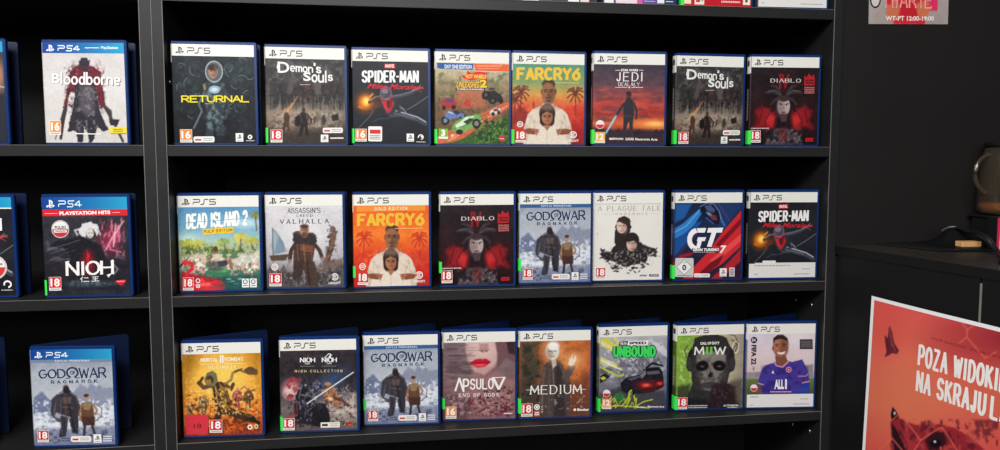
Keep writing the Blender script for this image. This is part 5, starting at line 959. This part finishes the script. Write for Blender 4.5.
def make_case(key, art_fn, x, y, z, yaw, label, group, theta=6, ps4=False, sticker=None, note=None, simple=False):
    th = R(theta)
    root = empty('game_case', (x, y, z+.0002), R(yaw)); tag(root, label, 'game case', group)
    x0 = 0.0
    plate(MB(), 0, 0, 0) if False else None
    mb = MB(); plate(mb, CW-.0022, CH, CT, T=Matrix.Translation((.0006, 0, 0)))
    fc = mb.build('front_cover', M['blue'], root)
    # spine
    t2 = th/2; ux, uy = -math.sin(t2), math.cos(t2); nx, ny = -math.cos(t2), -math.sin(t2)
    pr = [(x0*0+ux*a+nx*b, uy*a+ny*b) for a, b in ((.0002, .0002), (.0022, .0012), (.007, .0016), (.0118, .0012), (.0138, .0002), (.0138, -.0012), (.0002, -.0012))]
    pr = [(a+.0008*0+x0*.0, b) for a, b in pr]
    mb = MB(); mb.prism([(a-.0, b) for a, b in reversed(pr)], .0006, CH-.0006); sp = mb.build('spine', M['blue'], root)
    # back cover with the disc recess on its inner face
    bx, by = ux*.014, uy*.014
    Tb = Matrix.Translation((bx, by, 0)) @ Matrix.Rotation(th, 4, 'Z')
    mb = MB(); plate(mb, CW-.0005, CH, CT-.0004, T=Tb @ Matrix.Translation((.0005, -(CT-.0004), 0)))
    if theta > 12:
        for r_ in (.0605, .019):
            ringT = Tb @ Matrix.Translation((.069, -(CT-.0004), .085)) @ Matrix.Rotation(R(90), 4, 'X')
            mb.lathe([(r_, -.0004), (r_, .0009), (r_-.0012, .0009), (r_-.0012, -.0004)], 40, T=ringT)
    mb.build('back_cover', M['blue_dark'], root)
    kk = (key, theta)
    if kk not in _mesh:
        V, F, C = sleeve_mesh(key, ink(key, art_fn), th, ps4)
        # sleeve sits on the printed faces: push the spine strip outside the spine shell
        o = ink_object('cover_sleeve', V, F, C, root); _mesh[kk] = o.data
    else:
        o = bpy.data.objects.new('cover_sleeve', _mesh[kk]); col.objects.link(o); o.parent = root
    # spine print must clear the spine shell bulge
    if sticker:
        z0, z1, m = sticker
        mb = MB(); P = [(ux*a+nx*b, uy*a+ny*b) for a, b in ((.0125, .0019), (.007, .0026), (.0015, .0024))] + [(-.0004, -.0012), (.0022, -.0013)]
        Q = [(ux*a+nx*b, uy*a+ny*b) for a, b in ((.0125, .0017), (.007, .0022), (.0015, .002))] + [(-.0001, -.0009), (.0022, -.0010)]
        n = len(P); V = [(a, b, zz) for zz in (z0, z1) for a, b in P+Q]; N = 2*n; F = []
        for i in range(n-1): F += [(i, i+1, N+i+1, N+i), (n+i+1, n+i, N+n+i, N+n+i+1), (i+1, i, n+i, n+i+1), (N+i, N+i+1, N+n+i+1, N+n+i)]
        F += [(0, N, N+n, n), (n-1, 2*n-1, N+2*n-1, N+n-1)]
        mb.add(V, F); mb.build('price_sticker', m, sp)['label'] = 'bright green sticker on the spine'
    return root
G = M['green']; GS = (.005, .030, G)
G1, G2, G3 = 'game cases on the first full shelf', 'game cases on the second full shelf', 'game cases on the third full shelf'
GP = 'game cases in the left bookcase'; G0 = 'game cases on the cut-off top shelf'
z1, z2, z3, z0 = SHZ[2], SHZ[3], SHZ[4], SHZ[1]
# key, art, x, y, yaw, label, open angle, sticker
rowA = [
 ('astronaut', art_astronaut, -.4840, .0150, -.21, 'game case with an astronaut and yellow title on dark teal, beside the left panel', 5, None),
 ('ruins', art_ruins, -.3397, .0259, .86, 'game case with a knight before grey ruins, second from left on the top full shelf', 7, GS),
 ('leap', art_leap_full, -.1984, .0377, -.17, 'game case with a leaping figure on black and a white sticker bottom left', 6, GS),
 ('race', art_race, -.0558, .0375, .37, 'game case with toy racing cars and an orange track', 6, GS),
 ('heads_green', lambda: art_two_heads(False), .0807, .0366, .57, 'game case with a man behind a boy under a green sky and yellow title', 5, GS),
 ('sunset', art_sunset, .2241, .0240, -2.23, 'game case with a lone standing figure against a red sunset sky', 6, GS),
 ('ruins', art_ruins, .3789, .0284, 1.07, 'game case with a knight before grey ruins, second from right on the top full shelf', 7, GS),
 ('horned', art_horned, .5204, .0250, -2.84, 'game case with a pale face in red gloom, at the right end of its shelf', 6, GS)]
rowB = [
 ('pool', art_pool, -.4861, .0251, 1.35, 'game case with palms, blue sky and a red pool float', 4, None),
 ('longship', art_longship, -.3477, .0369, -1.34, 'game case with a fur-shouldered warrior and a sailing ship on pale grey', 5, None),
 ('heads_gold', lambda: art_two_heads(True), -.1990, .0279, -.02, 'game case with a man behind a boy on an all-orange cover', 5, (.020, .040, G)),
 ('horned', art_horned, -.0496, .0226, -.55, 'game case with a pale face in red gloom, between the orange and the snowy covers', 6, (.026, .046, G)),
 ('warriors', art_warriors, .0920, .0278, -.28, 'game case with two warriors in blue-grey snow, on the middle full shelf', 6, (.026, .048, M['green'])),
 ('rats', art_rats, .2288, .0345, -1.83, 'game case with two dark-haired figures on an off-white cover', 5, None),
 ('stripes', art_stripes, .3806, .0292, -1.29, 'game case with a white monogram over blue and red slanting stripes', 6, GS),
 ('leap_label', art_leap_label, .5261, .0266, -3.04, 'game case with a leaping figure on black and a white strip along its foot', 6, None)]
rowC = [
 ('hooded', art_hooded, -.4851, .0192, -2.62, 'game case with a hooded fighter on gold and a red square sticker', 23, None),
 ('duel', art_duel, -.3255, .0200, -2.99, 'game case with a long sword across dark armoured figures', 23, GS),
 ('warriors', art_warriors, -.1849, .0317, -2.49, 'game case with two warriors in blue-grey snow, on the bottom full shelf', 23, (.03, .05, G)),
 ('lips', art_lips, -.0454, .0350, -3.00, 'game case with a pale face cropped to red lips', 23, (.024, .044, G)),
 ('bald', art_bald, .0926, .0275, -2.86, 'game case with a bald pale figure raising a hand on rusty orange', 23, (.012, .040, G)),
 ('car', art_car, .2433, .0358, -.28, 'game case with a black car and green graffiti lettering', 14, GS),
 ('skull', art_skull, .3902, .0296, -1.59, 'game case with a grey skull-masked head on green', 23, (.004, .030, G)),
 ('player', art_player, .5277, .0248, -4.64, 'game case with a smiling footballer in a dark blue shirt', 23, None)]
for rws, zz, g in ((rowA, z1, G1), (rowB, z2, G2), (rowC, z3, G3)):
    for key, fn, x, y, yaw, lab, th, st in rws: make_case(key, fn, x, y, zz, yaw, lab, g, th, sticker=st)
for key, fn, x, y, zz, yaw, lab, th, st in (
 ('hunter', art_hunter, -.6867, .0287, z1, -5.0, 'blue-topped game case with a cloaked hunter seen from behind on pale grey', 8, None),
 ('mage', art_mage, -.6892, .0127, z2, -.16, 'blue-topped game case with a white-haired figure and a red strip', 5, GS),
 ('warriors4', lambda: art_warriors(hdr='ps4'), -.7169, .0113, z3, -4.33, 'blue-topped game case with two warriors in blue-grey snow', 28, None),
 ('portrait', art_dark_portrait, -.8735, .03, z1, -1.5, 'dark game case cut off by the left edge, on the top visible shelf', 10, None),
 ('leap4', art_script_ps4, -.8703, .03, z2, -3.0, 'dark game case with a round sticker, cut off by the left edge, middle shelf', 10, None),
 ('blueprint', art_blue_print, -.925, .03, z3, -4.0, 'shadowed blue game case cut off by the left edge, on the lowest shelf', 22, None)):
    make_case(key, fn, x, y, zz, yaw, lab, GP, th, ps4=True, sticker=st)
for key, kind, x, y, yaw, lab, st in (
 ('top_grey', 'grey', .094, .02, 0, 'grey-footed game case on the cut-off top shelf, leftmost in view', None),
 ('top_mixed', 'mixed', .2405, .02, 0, 'purple and white footed game case on the cut-off top shelf', None),
 ('top_red', 'red', .3846, .02, 0, 'red game case with a green sticker on the cut-off top shelf', (.001, .02, M['green'])),
 ('top_white', 'white', .5235, .012, -2, 'white-footed game case at the right end of the cut-off top shelf', None)):
    make_case(key, (lambda k=kind: art_top(k)), x, y, z0, yaw, lab, G0, 6, sticker=st)

# ================================================================= the counter on the right
CZ = -.131
A15 = R(15); dx, dy = math.sin(A15), -math.cos(A15)
P0 = Vector((.6816, 0.0)); D = Vector((dx, dy)); N2 = Vector((-math.cos(A15), -math.sin(A15)))     # N2 points out of the side, to the viewer
P0 = P0 + D*.002
def cpt(s, o, z): p = P0 + D*s + N2*o; return (p.x, p.y, z)
Lc = .62
croot = empty('counter', (P0.x, P0.y, FZ)); tag(croot, 'black counter with a red film poster on its side', 'counter')
def loc(P): return [(x-P0.x, y-P0.y, z-FZ) for x, y, z in P]
def slab(s0, s1, o0, o1, za, zb):
    V = loc([cpt(s0, o0, za), cpt(s1, o0, za), cpt(s1, o1, za), cpt(s0, o1, za), cpt(s0, o0, zb), cpt(s1, o0, zb), cpt(s1, o1, zb), cpt(s0, o1, zb)])
    return V, [(0,3,2,1),(4,5,6,7),(0,1,5,4),(1,2,6,5),(2,3,7,6),(3,0,4,7)]
# top board: overhang just proud of the side panels; follows the wall at the back
top = [cpt(0, 0, 0), cpt(Lc, 0, 0)]; e = P0 + D*Lc
outline = [(P0.x, P0.y), (e.x, e.y), (e.x+.75, e.y), (e.x+.75, 0.0), (P0.x+.01, 0.0)]
mb = MB(); mb.prism([(x-P0.x, y-P0.y) for x, y in outline], CZ-.016-FZ, CZ-FZ); mb.m = [1]*len(mb.m); mb.m[1] = 0
mb.build('counter_top', [M['ctop'], M['counter']], croot)
for (sa, sb) in ((.004, .2555), (.258, Lc-.002)):
    V, F = slab(sa, sb, -.002, -.018, FZ+.03, CZ-.0162); MB().add(V, F).build('side_panel', M['counter'], croot)
V, F = slab(.2558, .2588, -.0012, -.006, FZ+.03, CZ-.018-.006); MB().add(V, F).build('joint_strip', M['edge'], croot)['label'] = 'thin pale strip in the joint between the panels'
V, F = slab(.01, Lc-.01, -.03, -.045, FZ, FZ+.03); MB().add(V, F).build('kick_board', M['counter'], croot)
mb = MB(); mb.box((e.x+.02-P0.x, e.y+.02-P0.y, .03), (e.x+.74-P0.x, e.y+.036-P0.y, CZ-.0165-FZ)); mb.build('front_panel', M['counter'], croot)

# ---- poster on the counter's side: 0.29 wide, 0.42 tall, a little curled
def art_poster():
    # drawn on the sheet seen at a slant: corners of the printed area
    a = Art([(874.5,299.9),(1059.2,347.1),(1034.8,630.8),(861.2,522.4)], nx=170, ny=230)
    a.px = .9
    a.grad([(300,(216,84,80)),(360,(220,96,84)),(400,(218,106,82)),(450,(214,82,76)),(630,(200,66,66))]).nz(26,7,3)
    a.el(905,395,34,50,(224,122,88),soft=50,a=.7); a.el(1015,338,60,26,(150,40,50),soft=40,a=.9); a.el(885,330,20,20,(216,84,74),soft=26,a=.7)
    a.pg([(890,325.5),(892.5,331),(894.6,342),(899.9,350.5),(897.5,354),(893,352.8),(889,355.5),(885.2,357),(887,351.5),(885.8,344),(885,334.5),(888,338),(889,330)],(104,34,46),soft=.8); a.ln([(890,330),(893,346)],.9,(160,76,80),soft=.7); a.ln([(886.5,338),(889,350)],.8,(70,24,34),soft=.6); a.ln([(893.5,344),(896,351)],1,(150,70,74),soft=.8)
    # long-nosed animal head behind the wire
    a.pg([(893,419),(899,417),(906,422),(922,425),(940,424),(956,428),(975,440),(985,450),(1000,480),(1020,630),(880,560),(893,450),(892,428)],(150,40,50),soft=2,rough=1.2); a.patch(7,(88,26,38),7,.5,.6,.7,sx=1.8,sy=.8,box=(890,418,1030,620),soft=3); a.patch(5,(204,84,74),17,.56,.64,.5,sx=1.8,sy=.7,box=(892,420,1030,560),soft=3)
    a.pg([(893.5,406.5),(896.5,410),(900,416),(898,418.5),(892.5,420.5),(891.5,414)],(34,18,26),soft=.8); a.el(895.6,413,1.1,1.6,(226,206,206),soft=1); a.pg([(893,424),(898,430),(906,446),(914,470),(900,470),(893,440)],(44,22,30),soft=1.6,rough=1); a.pg([(900,424),(912,440),(922,446),(912,452)],(170,52,58),soft=2)
    a.pg([(926,440),(934,431),(944,432),(948,442),(941,450),(930,450)],(56,22,32),soft=2); a.el(937,443,5.5,4,(24,14,18),soft=1); a.ring if False else a.el(936,441.5,1.2,1.2,(236,222,216),soft=.8); a.el(942,448,.8,2,(222,96,84),soft=.8)
    wl=(226,104,84)
    for P in ([(893,420),(901,413),(922,440),(940,428),(944,428),(958,450),(975,470)],[(922,440),(914,452),(926,480),(950,470),(958,450)],[(880,450),(893,438),(905,452),(914,452)],[(962,322),(967.5,330),(967,337),(978,350),(985,358)],[(967.5,330),(973,326)],[(967,337),(960,343)],[(985,358),(996,352)]): a.ln(P,1.5,wl,soft=1.1,a=.75)
    w=(240,234,230)
    a.txt('FILM NADZIEI DOBROWOLSKIEJ',.38,.086,.84,.100,(112,28,38),bold=.0,spacing=1.25,uv=True)
    a.drw('POZA WIDOKIEM',.314,.135,.834,.211,w,thick=.19,thin=.16,gap=.19,aspect=.38,uv=True); a.drw('NA SKRAJU',.314,.241,.690,.318,w,thick=.19,thin=.16,gap=.19,aspect=.38,uv=True); a.drw('LASU',.722,.241,.90,.318,w,thick=.19,thin=.16,gap=.19,aspect=.38,uv=True)
    a.faint(.2,.93,.85,.945,(112,28,38),1,4,uv=True); a.faint(.2,.955,.85,.97,(112,28,38),1,7,uv=True); return a
def make_poster():
    a = art_poster(); V, F, C = a.mesh_data(.278, .408)
    # white border sheet
    m = .006; W, H = .290, .420; nv = len(V); V = V+np.array([m, -.0003, m])
    nb = 24; bv, bc, bf = [], [], []
    for j in range(nb+1):
        for i in range(nb+1): bv.append((W*i/nb, 0, H*j/nb)); bc.append((236,234,236))
    for j in range(nb):
        for i in range(nb): q = nv+j*(nb+1)+i; bf.append((q, q+1, q+nb+2, q+nb+1))
    k2 = nv+len(bv)
    for j in range(nb+1):
        for i in range(nb+1): bv.append((W*i/nb, .0006, H*j/nb)); bc.append((225,225,225))
    for j in range(nb):
        for i in range(nb): q = k2+j*(nb+1)+i; bf.append((q+nb+1, q+nb+2, q+1, q))
    for i in range(nb):
        for (p, q) in ((i, i+1), (nb*(nb+1)+i+1, nb*(nb+1)+i), ((i+1)*(nb+1), i*(nb+1)), (i*(nb+1)+nb, (i+1)*(nb+1)+nb)): bf.append((nv+p, k2+p, k2+q, nv+q))
    V = np.concatenate([V, np.array(bv, float)]); F = F+bf; C = np.concatenate([C, np.array(bc, float)])
    # gentle curl of the sheet off the board
    u, v = V[:, 0]/W, V[:, 2]/H
    V[:, 1] -= .0022*np.sin(np.pi*u)*(.3+.7*np.sin(np.pi*v)**2)+.0016*(1-v)**3+.001*np.sin(2*np.pi*u)*v
    o = ink_object('film_poster', V, F, C)
    p = P0 + D*.079 + N2*.0022
    o.location = (p.x, p.y, -.2095-H); o.rotation_euler = (0, R(2.0), 0); o.rotation_euler = (0, 0, math.atan2(D.y, D.x))
    o.matrix_world = Matrix.Translation((p.x, p.y, -.2095)) @ Matrix.Rotation(math.atan2(D.y, D.x), 4, 'Z') @ Matrix.Rotation(R(1.3), 4, 'Y') @ Matrix.Translation((0, 0, -H))
    tag(o, 'red film poster with white lettering taped to the side of the black counter', 'poster'); return o
make_poster()

# ---- opening hours sign on the wall
def art_sign():
    a = Art([(0,0),(160,0),(160,110),(0,110)], nx=110, ny=76)
    a.grad([(0,(176,164,160)),(110,(164,152,148))]).nz(20,10,3)
    a.pg([(50,110),(44,84),(32,70),(34,40),(70,20),(110,20),(138,40),(136,86),(118,84),(112,110)],(206,44,60),soft=2,rough=2); a.pg([(116,50),(138,44),(138,86),(122,86)],(222,50,96),soft=3); a.pg([(34,78),(56,70),(62,84),(56,102),(42,106),(34,92)],(204,110,80),soft=4); a.pg([(92,74),(118,66),(124,84),(112,102),(98,96)],(206,112,78),soft=4); a.pg([(62,70),(92,68),(98,100),(64,104)],(196,34,48),soft=4); a.el(82,44,30,14,(200,150,120),soft=10,a=.6)
    a.disc(12,66,11,16,(34,26,28)); a.disc(12,66,8.2,13,(206,198,194))
    for x, t in ((26,'T'),(44,'W'),(62,'A'),(80,'R'),(97,'T'),(112,'E')): a.drw(t,x,54,x+14,80,(232,170,160),thick=.16); a.drw(t,x+2,55.5,x+12,78.5,(208,60,70),thick=.08)
    a.txt('WT-PT 12:00-19:00',33,95.5,131,104,(236,226,220),bold=.03); a.ring(18,92,5,.8,(190,140,130)); return a
V, F, C = art_sign().mesh_data(.159, .112)
n = len(V); V = np.concatenate([V, np.array([(0,.0012,0),(.159,.0012,0),(.159,.0012,.112),(0,.0012,.112),(0,0.0001,0),(.159,0.0001,0),(.159,0.0001,.112),(0,0.0001,.112)])]); C = np.concatenate([C, np.tile((200,196,192),(8,1))])
F = F+[(n,n+3,n+2,n+1),(n,n+1,n+5,n+4),(n+1,n+2,n+6,n+5),(n+2,n+3,n+7,n+6),(n+3,n,n+4,n+7)]
sg = ink_object('opening_hours_sign', V, F, C); sg.location = (.7345, .0024, .2768); sg.rotation_euler = (0, R(-1.3), 0)
tag(sg, 'grey and red opening hours sign on the black wall', 'sign')

# ---- things on the counter
glass = mat('clear_glass', (214, 200, 176), 0.05, 0.5, trans=.96, ior=1.45)
tea = mat('amber_drink', (214, 132, 56), 0.1, 0.5, trans=0.3, ior=1.33)
plast = mat('black_plastic', (22, 22, 24), 0.4, 0.4, noise=.1)
cloth = mat('black_cloth', (15, 15, 16), 0.85, 0.1, noise=.3, nscale=80, bump=.5)
wood = mat('pale_wood', (214, 160, 104), 0.6, 0.3, noise=.2, nscale=14, stretch=(8, 1, 1))
grey = mat('grey_tray', (58, 58, 60), 0.35, 0.4, noise=.1)
# flat tray
mb = MB(); tp = [(.7625, 0.0), (.809, -.099), (1.25, -.155), (1.25, 0.0)]
mb.prism(tp, CZ+.0015, CZ+.0045); mb.prism([(x+.004*(1 if x < 1 else -1), y+(.003 if y < -.05 else -.003)) for x, y in tp], CZ+.0002, CZ+.0015)
tr = mb.build('serving_tray', plast); tag(tr, 'flat black tray lying on the counter under the jug stand', 'tray')
TZ = CZ+.0047
# riser under the jug
rs = empty('jug_stand', (1.004, -.05, TZ)); tag(rs, 'small black stand carrying the glass jug', 'stand')
MB().box((-.058, -.04, .048), (.068, .045, .0535), bev=.001).build('stand_top', plast, rs)
MB().box((-.054, -.036, 0), (-.03, .04, .048), bev=.001).build('stand_side', plast, rs)
MB().box((.058, -.036, 0), (.064, .04, .048), bev=.001).build('stand_side', plast, rs)
# carton in front of the stand
ct = empty('carton', (.905, -.115, TZ)); tag(ct, 'white-fronted carton with a pink-red edge standing before the jug stand', 'carton')
MB().box((0, .0015, 0), (.052, .022, .0555), bev=.0008).build('carton_body', plast, ct)
MB().box((.0045, 0, .0005), (.052, .0014, .055)).build('front_panel', mat('white_carton', (206, 214, 206), .6, .2, noise=.06), ct)
MB().box((0, 0, .0005), (.0044, .0014, .055)).build('front_edge', mat('pink_red_card', (214, 38, 84), .6, .2, noise=.05), ct)
# jug
JZ = TZ+.0537
jg = empty('glass_jug', (.996, -.05, JZ)); tag(jg, 'round glass jug with amber drink in its foot, cut off by the right edge', 'jug')
prof = [(0, .0015), (.050, .0015), (.054, .004), (.0555, .012), (.0550, .030), (.0535, .06), (.0515, .09), (.049, .112), (.046, .120), (.0445, .124)]
inner = [(r-.0022, z+.0008) for r, z in prof[1:]]; inner = [(0, .0045)] + [(.047, .0045)] + [(r-.0024, max(z, .006)) for r, z in prof[2:]]
MB().lathe(prof + list(reversed(inner)), 48).build('jug_body', glass, jg, smooth=True)
MB().lathe([(0, .0047), (.0465, .0047), (.0512, .0075), (.0528, .013), (.0525, .0215), (0, .0215)], 48).build('drink', tea, jg, smooth=True)
hp = [(-.047, 0, .108)] + [(-.046-.034*math.sin(R(a)), 0, .076+.036*math.cos(R(a))) for a in range(10, 171, 12)] + [(-.054, 0, .041)]
MB().tube(hp, .0032, 12).build('handle', glass, jg, smooth=True)['label'] = 'looped clear glass handle'
ld = MB().lathe([(0, .1245), (.046, .1245), (.0475, .127), (.0475, .132), (.044, .134), (0, .134)], 40).build('lid', plast, jg, smooth=True)
MB().lathe([(0, .134), (.008, .134), (.010, .142), (.006, .146), (0, .147)], 20).build('lid_knob', plast, ld, smooth=True)
# crumpled cloth
mb = MB(); nx_, ny_ = 26, 16; vs = []
for j in range(ny_+1):
    for i in range(nx_+1):
        u, v = i/nx_, j/ny_; x = .838+.092*u; y = -.078+.072*v
        pk = (math.exp(-((u-.52)/.26)**2)*.030 if u < .52 else .030-.010*(u-.52)/.48)*math.exp(-((v-.5)/.34)**2)*min(1, (1-u)*9)
        z = TZ+.0006+pk*(.95+.1*float(vnoise(u*7, v*6, 3))) + .0012*float(vnoise(u*12, v*9, 5))*math.sin(math.pi*u)
        vs.append((x+.004*math.sin(v*9)*u, y, z))
fs = [(j*(nx_+1)+i, j*(nx_+1)+i+1, (j+1)*(nx_+1)+i+1, (j+1)*(nx_+1)+i) for j in range(ny_) for i in range(nx_)]
n = len(vs); vs2 = vs + [(x, y, TZ+.0002) for x, y, z in vs]; fs2 = fs + [tuple(q+n for q in reversed(f)) for f in fs]
rim = [i for i in range(nx_+1)] + [(j+1)*(nx_+1)+nx_ for j in range(ny_)] + [ny_*(nx_+1)+i for i in range(nx_-1, -1, -1)] + [j*(nx_+1) for j in range(ny_-1, 0, -1)]
fs2 += [(rim[k], rim[k]+n, rim[(k+1) % len(rim)]+n, rim[(k+1) % len(rim)]) for k in range(len(rim))]
o = MB().add(vs2, fs2).build('crumpled_cloth', cloth, smooth=True); tag(o, 'crumpled black cloth heaped on the tray left of the jug', 'cloth')
# wooden block
o = MB().box((.853, -.1005, TZ+.0002), (.888, -.083, TZ+.0028), bev=.0006).build('coaster', grey); tag(o, 'thin grey pad under the small wooden block', 'pad')
o = MB().box((.852, -.100, TZ+.0032), (.889, -.084, TZ+.0125), bev=.001).build('wooden_block', wood); tag(o, 'small pale wooden block on the tray before the black cloth', 'block')
# cable
pts = [(.866, -.036, TZ+.0235), (.874, -.044, TZ+.031), (.884, -.055, TZ+.0325), (.882, -.080, TZ+.0275), (.8745, -.108, TZ+.0275), (.870, -.128, TZ+.0235), (.8708, -.143, TZ+.0095), (.866, -.160, CZ+.0052), (.842, -.192, CZ+.0052), (.80, -.236, CZ+.0052), (.80, -.29, CZ+.0052), (.87, -.34, CZ+.0052)]
sm = []
for a_, b_, c_, d_ in zip([pts[0]]+pts[:-2], pts[:-1], pts[1:], pts[2:]+[pts[-1]]):
    for k in range(6):
        t = k/6; sm.append(tuple(.5*((2*b)+(-a+c)*t+(2*a-5*b+4*c-d)*t*t+(-a+3*b-3*c+d)*t**3) for a, b, c, d in zip(a_, b_, c_, d_)))
o = MB().tube(sm+[pts[-1]], .0046, 12).build('power_cable', mat('black_rubber', (24, 26, 28), .35, .5, noise=.1), smooth=True); tag(o, 'thick black cable curving off the cloth and over the counter edge', 'cable')

# ================================================================= light: ceiling lamps and an added side fill
def area(name, loc, rot, sx, sy, e, c=(1, 1, 1)):
    l = bpy.data.lights.new(name, 'AREA'); l.shape = 'RECTANGLE'; l.size = sx; l.size_y = sy; l.energy = e; l.color = c
    o = bpy.data.objects.new(name, l); col.objects.link(o); o.location = loc; o.rotation_euler = rot; return o
area('area_light', (-.75, -1.9, 1.3), (R(38), 0, R(-12)), 1.6, .5, 62, (1, .985, .95))
area('area_light', (-.3, -2.6, .9), (R(68), 0, 0), 2.2, 1.2, 30, (.95, .97, 1))
area('area_light', (-2.1, -1.5, 1.1), (0, R(-58), R(25)), .6, 1.2, 16, (1, .98, .95))  # unseen side lamp, added to brighten the poster and inner panel faces
w = bpy.data.worlds.new('world'); scene.world = w; w.use_nodes = True
w.node_tree.nodes['Background'].inputs[0].default_value = (.8, .85, 1, 1); w.node_tree.nodes['Background'].inputs[1].default_value = .03

# ================================================================= camera
cam = bpy.data.cameras.new('camera'); co = bpy.data.objects.new('camera', cam); col.objects.link(co)
CX, CY, CZc, YAW, PIT, ROL, FPX, PX, PY = -.06488, -1.11051, .03414, .122185, -.0669, .000776, 644.85, 510.335, 199.499
cam.sensor_width = 36; cam.sensor_fit = 'HORIZONTAL'; cam.lens = FPX*36/1000; cam.shift_x = (500-PX)/1000; cam.shift_y = (PY-225)/1000
fwd = Vector((math.sin(YAW)*math.cos(PIT), math.cos(YAW)*math.cos(PIT), math.sin(PIT))); rt = Vector((math.cos(YAW), -math.sin(YAW), 0)); up = rt.cross(fwd)
r2 = rt*math.cos(ROL)+up*math.sin(ROL); u2 = -rt*math.sin(ROL)+up*math.cos(ROL)
Mx = Matrix(((r2.x, u2.x, -fwd.x, CX), (r2.y, u2.y, -fwd.y, CY), (r2.z, u2.z, -fwd.z, CZc), (0, 0, 0, 1)))
co.matrix_world = Mx; cam.clip_start = .02; scene.camera = co
vs = scene.view_settings; vs.view_transform = 'Standard'; vs.look = 'None'; vs.exposure = 0.0; vs.gamma = 1; vs.use_curve_mapping = False
